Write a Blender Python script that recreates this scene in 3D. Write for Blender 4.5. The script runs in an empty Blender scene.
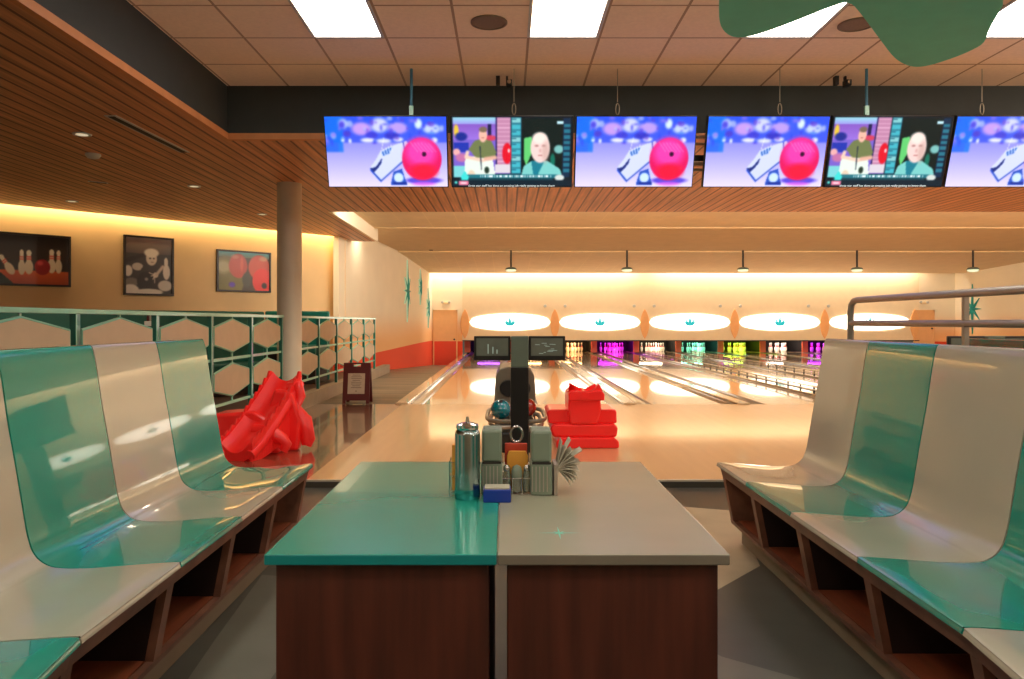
import bpy, bmesh, math, random
import numpy as np
from mathutils import Vector, Matrix
random.seed(7); np.random.seed(7)
scene = bpy.context.scene
COL = scene.collection
F = 750.0; CX = 506.0; CY = 322.0; CAMZ = 1.25
def P(x, y, Y):
    return Vector(((x-CX)*Y/F, Y, CAMZ-(y-CY)*Y/F))

# ---------------------------------------------------------------- materials
def lin(c):
    return tuple(((v/255.0)/12.92 if v/255.0 <= .04045 else (((v/255.0)+.055)/1.055)**2.4) for v in c)
def mat(name, rgb, rough=.5, metal=0, coat=0, var=.08, scale=6, bump=0, emit=0, emit_rgb=None, trans=0, stretch=None, coat_rough=.03, spec=.5):
    m = bpy.data.materials.new(name); m.use_nodes = True
    nt = m.node_tree; b = nt.nodes['Principled BSDF']
    c = lin(rgb)
    tc = nt.nodes.new('ShaderNodeTexCoord'); n = nt.nodes.new('ShaderNodeTexNoise')
    n.inputs['Scale'].default_value = scale; n.inputs['Detail'].default_value = 4
    if stretch:
        mp = nt.nodes.new('ShaderNodeMapping'); mp.inputs['Scale'].default_value = stretch
        nt.links.new(tc.outputs['Object'], mp.inputs['Vector']); nt.links.new(mp.outputs['Vector'], n.inputs['Vector'])
    else:
        nt.links.new(tc.outputs['Object'], n.inputs['Vector'])
    r = nt.nodes.new('ShaderNodeValToRGB')
    r.color_ramp.elements[0].position = .3; r.color_ramp.elements[1].position = .7
    r.color_ramp.elements[0].color = tuple(max(0, v*(1-var)) for v in c)+(1,)
    r.color_ramp.elements[1].color = tuple(min(1, v*(1+var)) for v in c)+(1,)
    nt.links.new(n.outputs['Fac'], r.inputs['Fac']); nt.links.new(r.outputs['Color'], b.inputs['Base Color'])
    b.inputs['Roughness'].default_value = rough; b.inputs['Metallic'].default_value = metal
    b.inputs['Coat Weight'].default_value = coat; b.inputs['Coat Roughness'].default_value = coat_rough
    b.inputs['Specular IOR Level'].default_value = spec
    if trans: b.inputs['Transmission Weight'].default_value = trans
    if emit:
        b.inputs['Emission Color'].default_value = lin(emit_rgb or rgb)+(1,)
        b.inputs['Emission Strength'].default_value = emit
    if bump:
        bp = nt.nodes.new('ShaderNodeBump'); bp.inputs['Strength'].default_value = bump
        nt.links.new(n.outputs['Fac'], bp.inputs['Height']); nt.links.new(bp.outputs['Normal'], b.inputs['Normal'])
    return m

def math_node(nt, op, a, b=None, c=None):
    n = nt.nodes.new('ShaderNodeMath'); n.operation = op
    for i, v in enumerate((a, b, c)):
        if v is None: continue
        if isinstance(v, (int, float)): n.inputs[i].default_value = v
        else: nt.links.new(v, n.inputs[i])
    return n.outputs[0]
def mixc(nt, fac, a, b):
    n = nt.nodes.new('ShaderNodeMix'); n.data_type = 'RGBA'
    nt.links.new(fac, n.inputs[0]) if not isinstance(fac, (int, float)) else setattr(n.inputs[0], 'default_value', fac)
    for i, v in ((6, a), (7, b)):
        if isinstance(v, tuple): n.inputs[i].default_value = v
        else: nt.links.new(v, n.inputs[i])
    return n.outputs[2]
def base_color_link(m):
    nt = m.node_tree; b = nt.nodes['Principled BSDF']
    l = b.inputs['Base Color'].links[0]; s = l.from_socket
    return nt, b, s
def xyz(nt):
    tc = nt.nodes.new('ShaderNodeTexCoord'); s = nt.nodes.new('ShaderNodeSeparateXYZ')
    nt.links.new(tc.outputs['Object'], s.inputs[0]); return s.outputs
def stripes(m, axis, period, offset, width, dark_rgb, fac=1.0, axis2=None, period2=0, offset2=0, width2=0):
    nt, b, s = base_color_link(m); o = xyz(nt)
    def line(ax, p, off, w):
        v = math_node(nt, 'SUBTRACT', o[ax], off)
        v = math_node(nt, 'FLOORED_MODULO', v, p)
        return math_node(nt, 'LESS_THAN', v, w)
    f = line(axis, period, offset, width)
    if axis2 is not None:
        f = math_node(nt, 'MAXIMUM', f, line(axis2, period2, offset2, width2))
    f = math_node(nt, 'MULTIPLY', f, fac)
    out = mixc(nt, f, s, lin(dark_rgb)+(1,))
    nt.links.new(out, b.inputs['Base Color'])
    return m

M = {}
M['teal'] = mat('teal_fiberglass', (22,152,134), .22, coat=1, var=.04, scale=2)
M['shell'] = mat('grey_white_fiberglass', (186,180,162), .25, coat=1, var=.03, scale=2)
M['seam'] = mat('dark_seam', (20,60,58), .5)
M['table_teal'] = mat('teal_laminate', (40,156,138), .22, coat=.5, var=.05, scale=3)
M['table_grey'] = mat('grey_laminate', (160,158,138), .25, coat=.4, var=.05, scale=3)
M['teal_edge'] = mat('teal_edge_band', (10,128,130), .35)
M['grey_edge'] = mat('grey_edge_band', (118,112,100), .4)
M['cab'] = mat('dark_wood_laminate', (78,36,24), .45, var=.42, scale=2.2, stretch=(9,9,.7))
M['walnut'] = mat('walnut_frame', (132,88,68), .45, var=.3, scale=3, stretch=(3,3,3))
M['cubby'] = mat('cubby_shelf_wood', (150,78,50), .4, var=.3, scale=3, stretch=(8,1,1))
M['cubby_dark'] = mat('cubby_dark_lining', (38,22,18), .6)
M['plinth'] = mat('pale_plinth', (150,132,108), .5)
M['floor_grey'] = mat('grey_vinyl', (82,81,73), .35, var=.1, scale=5)
M['floor_beige'] = mat('beige_vinyl', (176,160,132), .35, var=.08, scale=5)
M['floor_light'] = mat('light_grey_vinyl', (118,116,104), .35, var=.08, scale=5)
M['floor_dark'] = mat('dark_vinyl', (74,70,62), .35, var=.1, scale=5)
M['lane'] = mat('lane_maple', (214,172,124), .16, coat=1, var=.07, scale=2.5, stretch=(9,.25,1), coat_rough=.04)
stripes(M['lane'], 0, .0265, 0, .0014, (190,138,88), .5)
M['approach'] = mat('approach_maple', (218,172,122), .3, coat=.8, var=.05, scale=2.2, stretch=(5,.4,1), coat_rough=.07, spec=.3)
M['side_tile'] = mat('brown_grey_glossy_tile', (120,88,66), .2, coat=.8, var=.12, scale=2, coat_rough=.06)
stripes(M['side_tile'], 0, .61, .1, .006, (70,52,40), 1, 1, .61, 0, .006)
M['side_plank'] = mat('grey_plank_floor', (112,98,78), .45, var=.55, scale=1.6, stretch=(.35,2.4,1), coat=.1)
M['metal_nose'] = mat('pale_metal_nosing', (210,205,190), .3, metal=.6)
M['gutter'] = mat('gutter_grey', (128,110,90), .3, var=.06, coat=.6)
M['cap'] = mat('divider_capping', (214,196,160), .15, coat=.8)
M['chrome'] = mat('chrome', (205,205,205), .12, metal=1, var=.02)
M['steel'] = mat('brushed_steel', (172,164,154), .35, metal=.65, var=.05)
M['black'] = mat('black_plastic', (22,23,24), .35)
M['dark'] = mat('dark_paint', (38,34,30), .6)
M['pit_dark'] = mat('pit_dark', (14,7,6), .7)
M['pit_red'] = mat('pit_divider_orange', (206,92,56), .5, emit=.12)
M['white'] = mat('white_gloss', (240,236,226), .2, coat=.5, var=.01)
M['pin_red'] = mat('pin_red_stripe', (200,30,30), .3)
M['slate'] = mat('dark_slate_wall', (56,62,62), .7, var=.06)
M['tile_ceiling'] = mat('ceiling_tile', (226,202,176), .9, var=.05, scale=30, emit=.07, emit_rgb=(220,170,130))  # slight self-glow stands in for light bounced onto the tiles
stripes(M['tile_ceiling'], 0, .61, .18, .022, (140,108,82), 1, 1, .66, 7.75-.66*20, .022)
M['wood_ceiling'] = mat('slatted_wood', (204,142,98), .5, var=.3, scale=1.6, stretch=(12,.5,1))
stripes(M['wood_ceiling'], 0, .15, 0, .026, (74,36,18), .85)
M['wood_lip'] = mat('wood_edge_lip', (206,138,88), .5, var=.1)
M['lane_ceiling'] = mat('lane_ceiling', (214,188,150), .9, var=.04, scale=3)
M['lane_ceiling_b'] = mat('lane_ceiling_far', (228,204,168), .9, var=.04, scale=3)
stripes(M['lane_ceiling_b'], 0, .61, .18, .02, (238,214,172), .8)
M['trimwhite'] = mat('pale_trim', (240,214,164), .7)
M['wall_yellow'] = mat('warm_yellow_wall', (232,198,148), .85, var=.05, scale=1.5)
M['wall_room'] = mat('room_wall', (150,128,100), .85, var=.05, scale=1.5)
M['column'] = mat('painted_column', (208,204,188), .5, var=.03)
M['red_plastic'] = mat('red_moulded_plastic', (238,36,34), .35, coat=.3, var=.04, emit=.08, emit_rgb=(255,20,20))  # faint self-glow added so the red looks more brightly lit
M['rail_teal'] = mat('rail_teal_paint', (10,100,86), .35, coat=.4)
M['rail_light'] = mat('rail_pale_teal', (126,190,166), .35, coat=.4)
M['hex'] = mat('beige_hexagon_panel', (196,172,142), .6, var=.04)
M['booth_teal'] = mat('booth_teal_vinyl', (4,112,98), .4, coat=.3, var=.08)
M['booth_dark'] = mat('booth_base_dark', (36,28,26), .6)
M['sign_red'] = mat('sign_dark_red', (88,16,18), .4, var=.06)
M['paper'] = mat('paper_notice', (196,180,160), .8, var=.06, scale=20)
M['text_grey'] = mat('notice_text', (120,104,92), .8)
M['star_teal'] = mat('star_teal_paint', (14,150,140), .4, var=.08)
M['star_lit_rim'] = mat('star_lit_rim_paint', (190,228,200), .4, emit=.2)  # pale, self-glowing rim: side light on the edge painted into the colour
M['cloud_teal'] = mat('ceiling_star_teal', (84,190,164), .6, var=.05, emit=.03)  # a touch of self-glow brightens the panels, which hold no lamp
M['peach'] = mat('peach_panel', (242,178,114), .6, var=.04)
M['logo_teal'] = mat('logo_teal', (20,180,195), .5, emit=.6)
M['panel_light'] = mat('light_diffuser', (255,252,245), .5, emit=10, emit_rgb=(255,246,232), var=0)
M['light_frame'] = mat('light_frame', (190,190,185), .5)
M['grey_speaker'] = mat('speaker_grille', (132,112,92), .8, var=.1, scale=80)
M['can_metal'] = mat('tumbler_metal', (150,170,174), .18, metal=1, var=.15, scale=14, stretch=(3,3,.4))
M['napkin_grey'] = mat('napkin_dispenser_grey', (118,132,116), .45, var=.08)
M['napkin'] = mat('paper_napkin', (186,180,162), .85, var=.06)
M['blue_card'] = mat('blue_packet', (16,52,150), .4, var=.05)
M['yellow'] = mat('yellow_packet', (226,160,60), .5)
M['orange_red'] = mat('red_packet', (206,70,46), .5)
M['glass_jar'] = mat('glass_jar', (190,205,190), .08, trans=.7, var=0)
M['ball_teal'] = mat('marbled_teal_ball', (0,112,128), .08, coat=1, var=.5, scale=8)
M['ball_red'] = mat('red_ball', (150,40,28), .1, coat=1, var=.2)
M['hood'] = mat('hood_grey', (104,98,84), .4, coat=.3, var=.05)
M['pillar_grey'] = mat('pillar_grey_green', (104,118,106), .45, var=.05)
M['screen_dark'] = mat('monitor_screen', (104,108,98), .2, var=.12, scale=9, emit=.08)
M['screen_line'] = mat('monitor_glow_lines', (150,176,168), .4, emit=.3)
M['frame_black'] = mat('picture_frame', (32,22,18), .4)
M['blue_pole'] = mat('blue_painted_pole', (60,120,150), .4)
M['cable'] = mat('steel_cable', (150,138,120), .4, metal=.5)
M['door_peach'] = mat('door_peach', (240,184,126), .55, var=.03)
M['brick'] = mat('dark_brown_floor', (84,56,40), .5, var=.15)

# wall with peach to red-orange base that rises gently
def gradient_wall(name, z_red, wave_axis, wave_amp, wave_len, phase):
    m = mat(name, (248,234,206), .8, var=.03, scale=1.2)
    nt, b, s = base_color_link(m); o = xyz(nt)
    w = math_node(nt, 'MULTIPLY', math_node(nt, 'SINE', math_node(nt, 'MULTIPLY_ADD', o[wave_axis], 2*math.pi/wave_len, phase)), wave_amp)
    h = math_node(nt, 'ADD', o[2], w)
    peach = nt.nodes.new('ShaderNodeMapRange'); peach.interpolation_type = 'SMOOTHSTEP'
    nt.links.new(h, peach.inputs[0]); peach.inputs[1].default_value = 1.7; peach.inputs[2].default_value = z_red+.15
    c1 = mixc(nt, peach.outputs[0], s, lin((246,190,130))+(1,))
    red = math_node(nt, 'LESS_THAN', h, z_red)
    c2 = mixc(nt, red, c1, lin((236,78,42))+(1,))
    nt.links.new(c2, b.inputs['Base Color'])
    return m
M['lane_wall'] = gradient_wall('cream_wall_orange_base', .48, 1, .05, 22, -3.5)
M['back_wall'] = gradient_wall('back_wall_orange_base', .5, 0, .03, 9, 1)
M['mask'] = mat('cream_masking_panel', (240,220,184), .7, var=.02)

# ---------------------------------------------------------------- mesh helpers
def link(name, bm, mats, parent=None, smooth=None, bevel=0, seg=2):
    bmesh.ops.remove_doubles(bm, verts=bm.verts, dist=1e-6) if False else None
    bmesh.ops.recalc_face_normals(bm, faces=bm.faces)
    me = bpy.data.meshes.new(name); bm.to_mesh(me); bm.free()
    for m in (mats if isinstance(mats, (list, tuple)) else [mats]): me.materials.append(m)
    o = bpy.data.objects.new(name, me); COL.objects.link(o)
    if parent: o.parent = parent
    if bevel:
        md = o.modifiers.new('bevel', 'BEVEL'); md.width = bevel; md.segments = seg; md.limit_method = 'ANGLE'; md.angle_limit = math.radians(35)
    if smooth:
        for p in me.polygons: p.use_smooth = True
        try: me.set_sharp_from_angle(angle=math.radians(smooth))
        except Exception: pass
    return o
def hexa(bm, p, mi=0):
    v = [bm.verts.new(q) for q in p]
    for f in ((0,3,2,1),(4,5,6,7),(0,1,5,4),(1,2,6,5),(2,3,7,6),(3,0,4,7)):
        fc = bm.faces.new([v[i] for i in f]); fc.material_index = mi
def box(bm, x0, x1, y0, y1, z0, z1, mi=0):
    hexa(bm, [(x0,y0,z0),(x1,y0,z0),(x1,y1,z0),(x0,y1,z0),(x0,y0,z1),(x1,y0,z1),(x1,y1,z1),(x0,y1,z1)], mi)
def tube(bm, pts, r, n=10, mi=0, closed=False, caps=True):
    pts = [Vector(p) for p in pts]; rings = []; L = len(pts)
    rr = r if isinstance(r, (list, tuple)) else [r]*L
    prev = None
    for i, p in enumerate(pts):
        a = pts[i-1] if (i > 0 or closed) else p; c = pts[(i+1) % L] if (i < L-1 or closed) else p
        d = (c-a).normalized()
        if prev is None:
            up = Vector((0,0,1)) if abs(d.z) < .95 else Vector((1,0,0))
            s = d.cross(up).normalized()
        else:
            s = (prev - d*prev.dot(d)).normalized()
        prev = s; t = d.cross(s).normalized()
        rings.append([bm.verts.new(p + (s*math.cos(2*math.pi*k/n) + t*math.sin(2*math.pi*k/n))*rr[i]) for k in range(n)])
    for i in range(L if closed else L-1):
        a, b = rings[i], rings[(i+1) % L]
        for k in range(n):
            f = bm.faces.new((a[k], a[(k+1)%n], b[(k+1)%n], b[k])); f.material_index = mi
    if caps and not closed:
        for q in (rings[0], rings[-1]):
            f = bm.faces.new(q); f.material_index = mi
def lathe(bm, prof, c=(0,0,0), n=24, mi=0, axis='z'):
    rings = []; c = Vector(c)
    def pt(r, z, a):
        if axis == 'z': return c+Vector((r*math.cos(a), r*math.sin(a), z))
        if axis == 'y': return c+Vector((r*math.cos(a), z, r*math.sin(a)))
        return c+Vector((z, r*math.cos(a), r*math.sin(a)))
    for r, z in prof:
        if r < 1e-6: rings.append([bm.verts.new(pt(0, z, 0))])
        else: rings.append([bm.verts.new(pt(r, z, 2*math.pi*k/n)) for k in range(n)])
    idx = mi if isinstance(mi, (list, tuple)) else [mi]*(len(prof)-1)
    for i in range(len(rings)-1):
        a, b = rings[i], rings[i+1]
        for k in range(n):
            if len(a) == 1 and len(b) == 1: continue
            if len(a) == 1: f = bm.faces.new((a[0], b[k], b[(k+1)%n]))
            elif len(b) == 1: f = bm.faces.new((a[k], a[(k+1)%n], b[0]))
            else: f = bm.faces.new((a[k], a[(k+1)%n], b[(k+1)%n], b[k]))
            f.material_index = idx[i]
    for q, k in ((rings[0], 0), (rings[-1], -1)):
        if len(q) > 1:
            f = bm.faces.new(q); f.material_index = idx[k]
def prism(bm, pts, fn, d0, d1, mi=0, mis=None):
    """2-D polygon pts extruded between depths d0 and d1; fn(a, b, d) -> point"""
    a = [bm.verts.new(fn(p[0], p[1], d0)) for p in pts]; b = [bm.verts.new(fn(p[0], p[1], d1)) for p in pts]
    f = bm.faces.new(a); f.material_index = mi; f = bm.faces.new(b[::-1]); f.material_index = mi
    n = len(pts)
    for i in range(n):
        f = bm.faces.new((a[i], b[i], b[(i+1)%n], a[(i+1)%n])); f.material_index = mi if mis is None else mis
def new(): return bmesh.new()
def empty(name, loc, label, cat, group=None, rz=0):
    o = bpy.data.objects.new(name, None); COL.objects.link(o); o.empty_display_size = .1
    o.location = loc; o.rotation_euler = (0,0,rz); o['label'] = label; o['category'] = cat
    if group: o['group'] = group
    return o
def tag(o, label, cat, group=None, kind=None):
    o['label'] = label; o['category'] = cat
    if group: o['group'] = group
    if kind: o['kind'] = kind
    return o
def struct(name, bm, m, **k):
    o = link(name, bm, m, **k); o['kind'] = 'structure'; return o
def origin(o, loc):
    loc = Vector(loc); o.data.transform(Matrix.Translation(-loc)); o.location = loc; return o
def dup(root, loc=None, rz=None, label=None, group=None):
    r = root.copy(); COL.objects.link(r)
    if loc is not None: r.location = loc
    if rz is not None: r.rotation_euler = (0,0,rz)
    if label: r['label'] = label
    if group: r['group'] = group
    for ch in list(root.children):
        c = ch.copy(); COL.objects.link(c); c.parent = r
        for g in ch.children:
            d = g.copy(); COL.objects.link(d); d.parent = c
    return r

# ---------------------------------------------------------------- painted flat pictures (colours stored on a fine mesh)
class Paint:
    def __init__(s, w, h, c=(0,0,0)):
        s.w, s.h = w, h; s.a = np.zeros((h, w, 3)) + np.array(c)/255.0
        yy, xx = np.mgrid[0:h, 0:w]; s.u = (xx+.5)/w; s.v = (yy+.5)/h; s.asp = w/h
    def blend(s, m, c, al=1):
        m = (np.clip(m, 0, 1)*al)[..., None]; s.a = s.a*(1-m)+np.array(c)/255.0*m
    def ell(s, u, v, ru, rv, c, soft=.1, rot=0, al=1):
        x = (s.u-u)*s.asp; y = s.v-v; r = math.radians(rot)
        x, y = x*math.cos(r)+y*math.sin(r), -x*math.sin(r)+y*math.cos(r)
        d = np.sqrt((x/(ru*s.asp))**2+(y/rv)**2); s.blend((1-d)/soft+.5, c, al)
    def poly(s, pts, c, al=1):
        m = np.zeros_like(s.u, bool); n = len(pts)
        for i in range(n):
            x0, y0 = pts[i]; x1, y1 = pts[(i+1) % n]
            if y0 == y1: continue
            cond = ((y0 > s.v) != (y1 > s.v)) & (s.u < (x1-x0)*(s.v-y0)/(y1-y0)+x0)
            m ^= cond
        s.blend(m.astype(float), c, al)
    def rect(s, u0, v0, u1, v1, c, al=1):
        s.blend(((s.u > u0)&(s.u < u1)&(s.v > v0)&(s.v < v1)).astype(float), c, al)
    def vgrad(s, v0, v1, c0, c1, u0=0, u1=1):
        t = np.clip((s.v-v0)/(v1-v0), 0, 1)[..., None]; col = np.array(c0)/255*(1-t)+np.array(c1)/255*t
        m = ((s.v >= v0)&(s.v <= v1)&(s.u >= u0)&(s.u <= u1))[..., None]; s.a = np.where(m, col, s.a)
    def line(s, p, q, w, c, al=1):
        p = np.array([p[0]*s.asp, p[1]]); q = np.array([q[0]*s.asp, q[1]]); d = q-p
        x = s.u*s.asp-p[0]; y = s.v-p[1]; t = np.clip((x*d[0]+y*d[1])/(d@d), 0, 1)
        dist = np.hypot(x-t*d[0], y-t*d[1]); s.blend((w-dist)/(w*.6), c, al)
    def blur(s, n=1):
        for _ in range(n):
            p = np.pad(s.a, ((1,1),(1,1),(0,0)), 'edge'); s.a = (p[:-2,1:-1]+p[2:,1:-1]+p[1:-1,:-2]+p[1:-1,2:]+p[1:-1,1:-1]*2)/6
    def noise(s, k): s.a = np.clip(s.a+np.random.randn(s.h, s.w, 1)*k, 0, 1)
def paint_mat(name, strength, rough=.3):
    m = bpy.data.materials.new(name); m.use_nodes = True; nt = m.node_tree; b = nt.nodes['Principled BSDF']
    at = nt.nodes.new('ShaderNodeVertexColor'); at.layer_name = 'col'
    if strength:
        nt.links.new(at.outputs[0], b.inputs['Emission Color']); b.inputs['Emission Strength'].default_value = strength
        b.inputs['Base Color'].default_value = (.01,.01,.01,1)
    else: nt.links.new(at.outputs[0], b.inputs['Base Color'])
    b.inputs['Roughness'].default_value = rough
    return m
M['tv'] = paint_mat('tv_picture', 1.25, .25); M['print'] = paint_mat('photo_print', 0, .35)
def paint_mesh(name, p, w, h, m, parent, fn):
    """flat panel; each paint cell is one face with its own corner colours. fn(a, b) maps centred metres to parent space"""
    me = bpy.data.meshes.new(name); W, H = p.w, p.h
    verts = [fn((i/W-.5)*w, (.5-j/H)*h) for j in range(H+1) for i in range(W+1)]
    faces = [(j*(W+1)+i, (j+1)*(W+1)+i, (j+1)*(W+1)+i+1, j*(W+1)+i+1) for j in range(H) for i in range(W)]
    me.from_pydata([tuple(v) for v in verts], [], faces)
    ca = me.color_attributes.new('col', 'FLOAT_COLOR', 'CORNER')
    a = np.clip(p.a, 0, 1); a = np.where(a <= .04045, a/12.92, ((a+.055)/1.055)**2.4).reshape(-1, 3)
    c = np.ones((W*H, 4, 4)); c[:, :, :3] = a[:, None, :]
    ca.data.foreach_set('color', c.ravel().astype(np.float32))
    me.materials.append(m); o = bpy.data.objects.new(name, me); COL.objects.link(o)
    if parent: o.parent = parent
    return o

def paint_bowling():
    p = Paint(170, 96, (110,130,235))
    p.vgrad(0, .42, (40,80,235), (70,90,235)); p.vgrad(.36, 1, (140,140,240), (226,214,250))
    p.rect(0, 0, .14, .5, (10,110,245), .8)
    for u, v, ru, rv, c in ((.15,.1,.04,.07,(160,180,250)),(.3,.17,.08,.09,(190,150,235)),(.45,.12,.07,.1,(200,205,250)),(.6,.16,.08,.08,(180,150,235)),
        (.77,.1,.03,.07,(210,230,255)),(.88,.17,.07,.07,(190,205,250)),(.18,.24,.03,.04,(70,60,200)),(.38,.26,.05,.05,(60,60,205)),(.55,.27,.06,.05,(50,50,190)),(.7,.1,.02,.12,(60,90,235)),
        (.14,.32,.015,.035,(245,250,255)),(.2,.34,.012,.03,(235,240,255)),(.35,.33,.06,.03,(225,225,255)),(.48,.34,.06,.03,(215,220,255)),(.6,.32,.04,.03,(235,235,255)),(.9,.33,.025,.035,(235,240,255)),(.82,.33,.03,.02,(150,190,255))):
        p.ell(u, v, ru, rv, c, .5)
    rs = random.Random(9)
    for _ in range(46):
        p.ell(rs.random(), rs.uniform(.02,.38), rs.uniform(.008,.03), rs.uniform(.01,.05), rs.choice(((60,60,215),(30,110,245),(190,200,250),(140,110,230),(90,60,200),(40,70,225))), .6, al=.7)
    p.rect(.0, .36, .1, .5, (50,90,235), .5); p.blur(3)
    p.ell(.8, .91, .15, .05, (90,70,215), .4); p.ell(.8, .96, .1, .03, (220,90,225), .5, al=.7)
    # shoe resting on a second shoe
    p.poly([(.55,.78),(.62,.74),(.66,.98),(.52,.98),(.53,.9)], (40,80,190)); p.ell(.59,.87,.04,.07,(200,225,255),.3); p.line((.55,.95),(.65,.95),.02,(20,40,140))
    p.poly([(.35,.73),(.4,.62),(.45,.48),(.56,.4),(.67,.34),(.68,.42),(.63,.62),(.53,.78),(.44,.92),(.39,.86)], (205,212,240))
    p.poly([(.35,.73),(.40,.72),(.46,.58),(.45,.66),(.42,.73),(.38,.8)], (25,40,120)); p.line((.36,.76),(.44,.92),.018,(30,70,190)); p.line((.44,.92),(.64,.62),.014,(50,80,190))
    p.poly([(.45,.5),(.55,.42),(.52,.52),(.46,.56)], (60,110,200))
    for k in range(5): p.line((.465+.02*k,.56-.02*k),(.45+.022*k,.48-.02*k),.008,(230,235,255))
    p.line((.46,.46),(.48,.3),.005,(240,240,255)); p.line((.64,.36),(.66,.6),.012,(70,80,190))
    # pink ball
    p.ell(.79,.6,.165,.305,(225,20,95),.04); p.ell(.785,.5,.13,.2,(240,60,170),.6); p.ell(.8,.78,.11,.11,(245,20,60),.7)
    for k in range(6): p.line((.7+.03*k,.36+.004*k),(.76+.03*k,.5),.006,(250,160,215),.7)
    p.ell(.81,.53,.018,.034,(50,0,45),.2); p.blur(1)
    p.blur(1); return p
def paint_news():
    p = Paint(170, 96, (6,18,30))
    p.rect(.012,.01,.49,.81,(120,95,200)); p.vgrad(.01,.1,(150,215,225),(150,150,225),.012,.37); p.vgrad(.1,.32,(130,85,190),(150,110,215),.012,.37)
    p.ell(.04,.2,.02,.09,(225,190,60),.3); p.ell(.08,.28,.05,.06,(25,40,140),.4); p.rect(.02,.36,.14,.5,(30,50,170)); p.ell(.04,.5,.03,.05,(235,170,170),.4); p.ell(.08,.58,.05,.06,(190,110,160),.4); p.rect(.3,.1,.33,.3,(30,25,70)); p.ell(.32,.3,.05,.04,(205,60,90),.4)
    p.rect(.012,.7,.14,.86,(120,205,210))
    p.rect(.378,.01,.49,.7,(190,130,165))
    for k in range(11): p.rect(.378,.03+.06*k,.49,.042+.06*k,(235,190,215),.6)
    p.rect(.365,.01,.378,.7,(40,30,90))
    p.ell(.46,.52,.04,.15,(220,15,40),.15); p.rect(.36,.68,.49,.8,(215,205,215)); p.ell(.475,.48,.01,.03,(250,200,200),.3)
    # seated presenter
    p.poly([(.11,.6),(.2,.55),(.34,.6),(.36,.82),(.1,.82)], (225,235,225)); p.ell(.16,.86,.035,.1,(225,200,175),.3)
    p.poly([(.14,.46),(.19,.34),(.25,.31),(.33,.34),(.37,.5),(.36,.58),(.2,.58)], (110,120,75))
    p.line((.13,.5),(.12,.57),.035,(235,200,180)); p.line((.12,.57),(.26,.62),.035,(235,200,180)); p.line((.36,.58),(.28,.6),.04,(225,170,150))
    p.ell(.26,.26,.034,.1,(235,180,160),.15); p.ell(.262,.18,.034,.04,(120,100,80),.3); p.line((.25,.3),(.27,.3),.006,(150,70,70)); p.line((.235,.42),(.245,.75),.01,(30,40,60)); p.ell(.29,.76,.02,.05,(30,50,40),.3)
    # cyan strip
    p.rect(.495,.01,.575,.81,(40,120,140)); 
    for k in range(9): p.rect(.5,.02+.09*k,.57,.085+.09*k,(70,190,205) if k%3 else (150,215,215),.8)
    for k in range(9): p.rect(.5,.03+.09*k,.535,.04+.09*k,(10,60,90))
    # right pane
    p.rect(.582,.02,.92,.82,(4,22,22)); p.poly([(.6,.6),(.6,.3),(.66,.28),(.68,.45),(.62,.7)], (95,200,110)); p.ell(.89,.46,.04,.06,(150,225,220),.4,al=.8); p.ell(.84,.62,.02,.1,(10,110,90),.5)
    p.poly([(.58,.82),(.6,.7),(.66,.63),(.8,.63),(.9,.74),(.92,.82)], (120,200,195)); p.poly([(.66,.62),(.77,.64),(.72,.82),(.68,.82)], (20,120,140))
    p.ell(.735,.44,.08,.215,(235,205,200),.12); p.ell(.73,.3,.06,.08,(245,225,215),.5); p.ell(.705,.41,.016,.014,(170,120,115),.8); p.ell(.765,.41,.016,.014,(170,120,115),.8); p.ell(.78,.5,.03,.14,(200,160,150),.9,al=.6); p.line((.72,.55),(.75,.55),.008,(170,90,90)); p.ell(.735,.48,.01,.03,(215,170,165),.5)
    p.rect(.87,.06,.96,.1,(190,225,235)); p.rect(.925,.02,.985,.86,(8,40,70))
    for k in range(9): p.rect(.93,.1+.08*k,.98,.15+.08*k,(40,130,150),.8)
    # lower band and ticker
    p.rect(.1,.82,.92,.87,(30,110,125)); p.rect(.06,.87,.85,.91,(12,60,72)); p.ell(.9,.87,.04,.045,(210,215,210),.3)
    p.poly([(.07,.86),(.105,.77),(.14,.86),(.125,.93),(.085,.93)], (60,215,210)); p.rect(.0,.91,1,.985,(8,30,44)); p.rect(.055,.915,.135,.975,(225,120,150)); p.rect(.07,.935,.12,.955,(250,220,230)); p.ell(.03,.94,.012,.02,(90,210,200),.4)
    rs = random.Random(3); u = .235
    while u < .84: 
        w = rs.uniform(.006,.012); p.rect(u,.83,u+w,.862,(235,245,245)); u += w+rs.choice((.004,.004,.012))
    p.blur(2)
    return p
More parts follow.
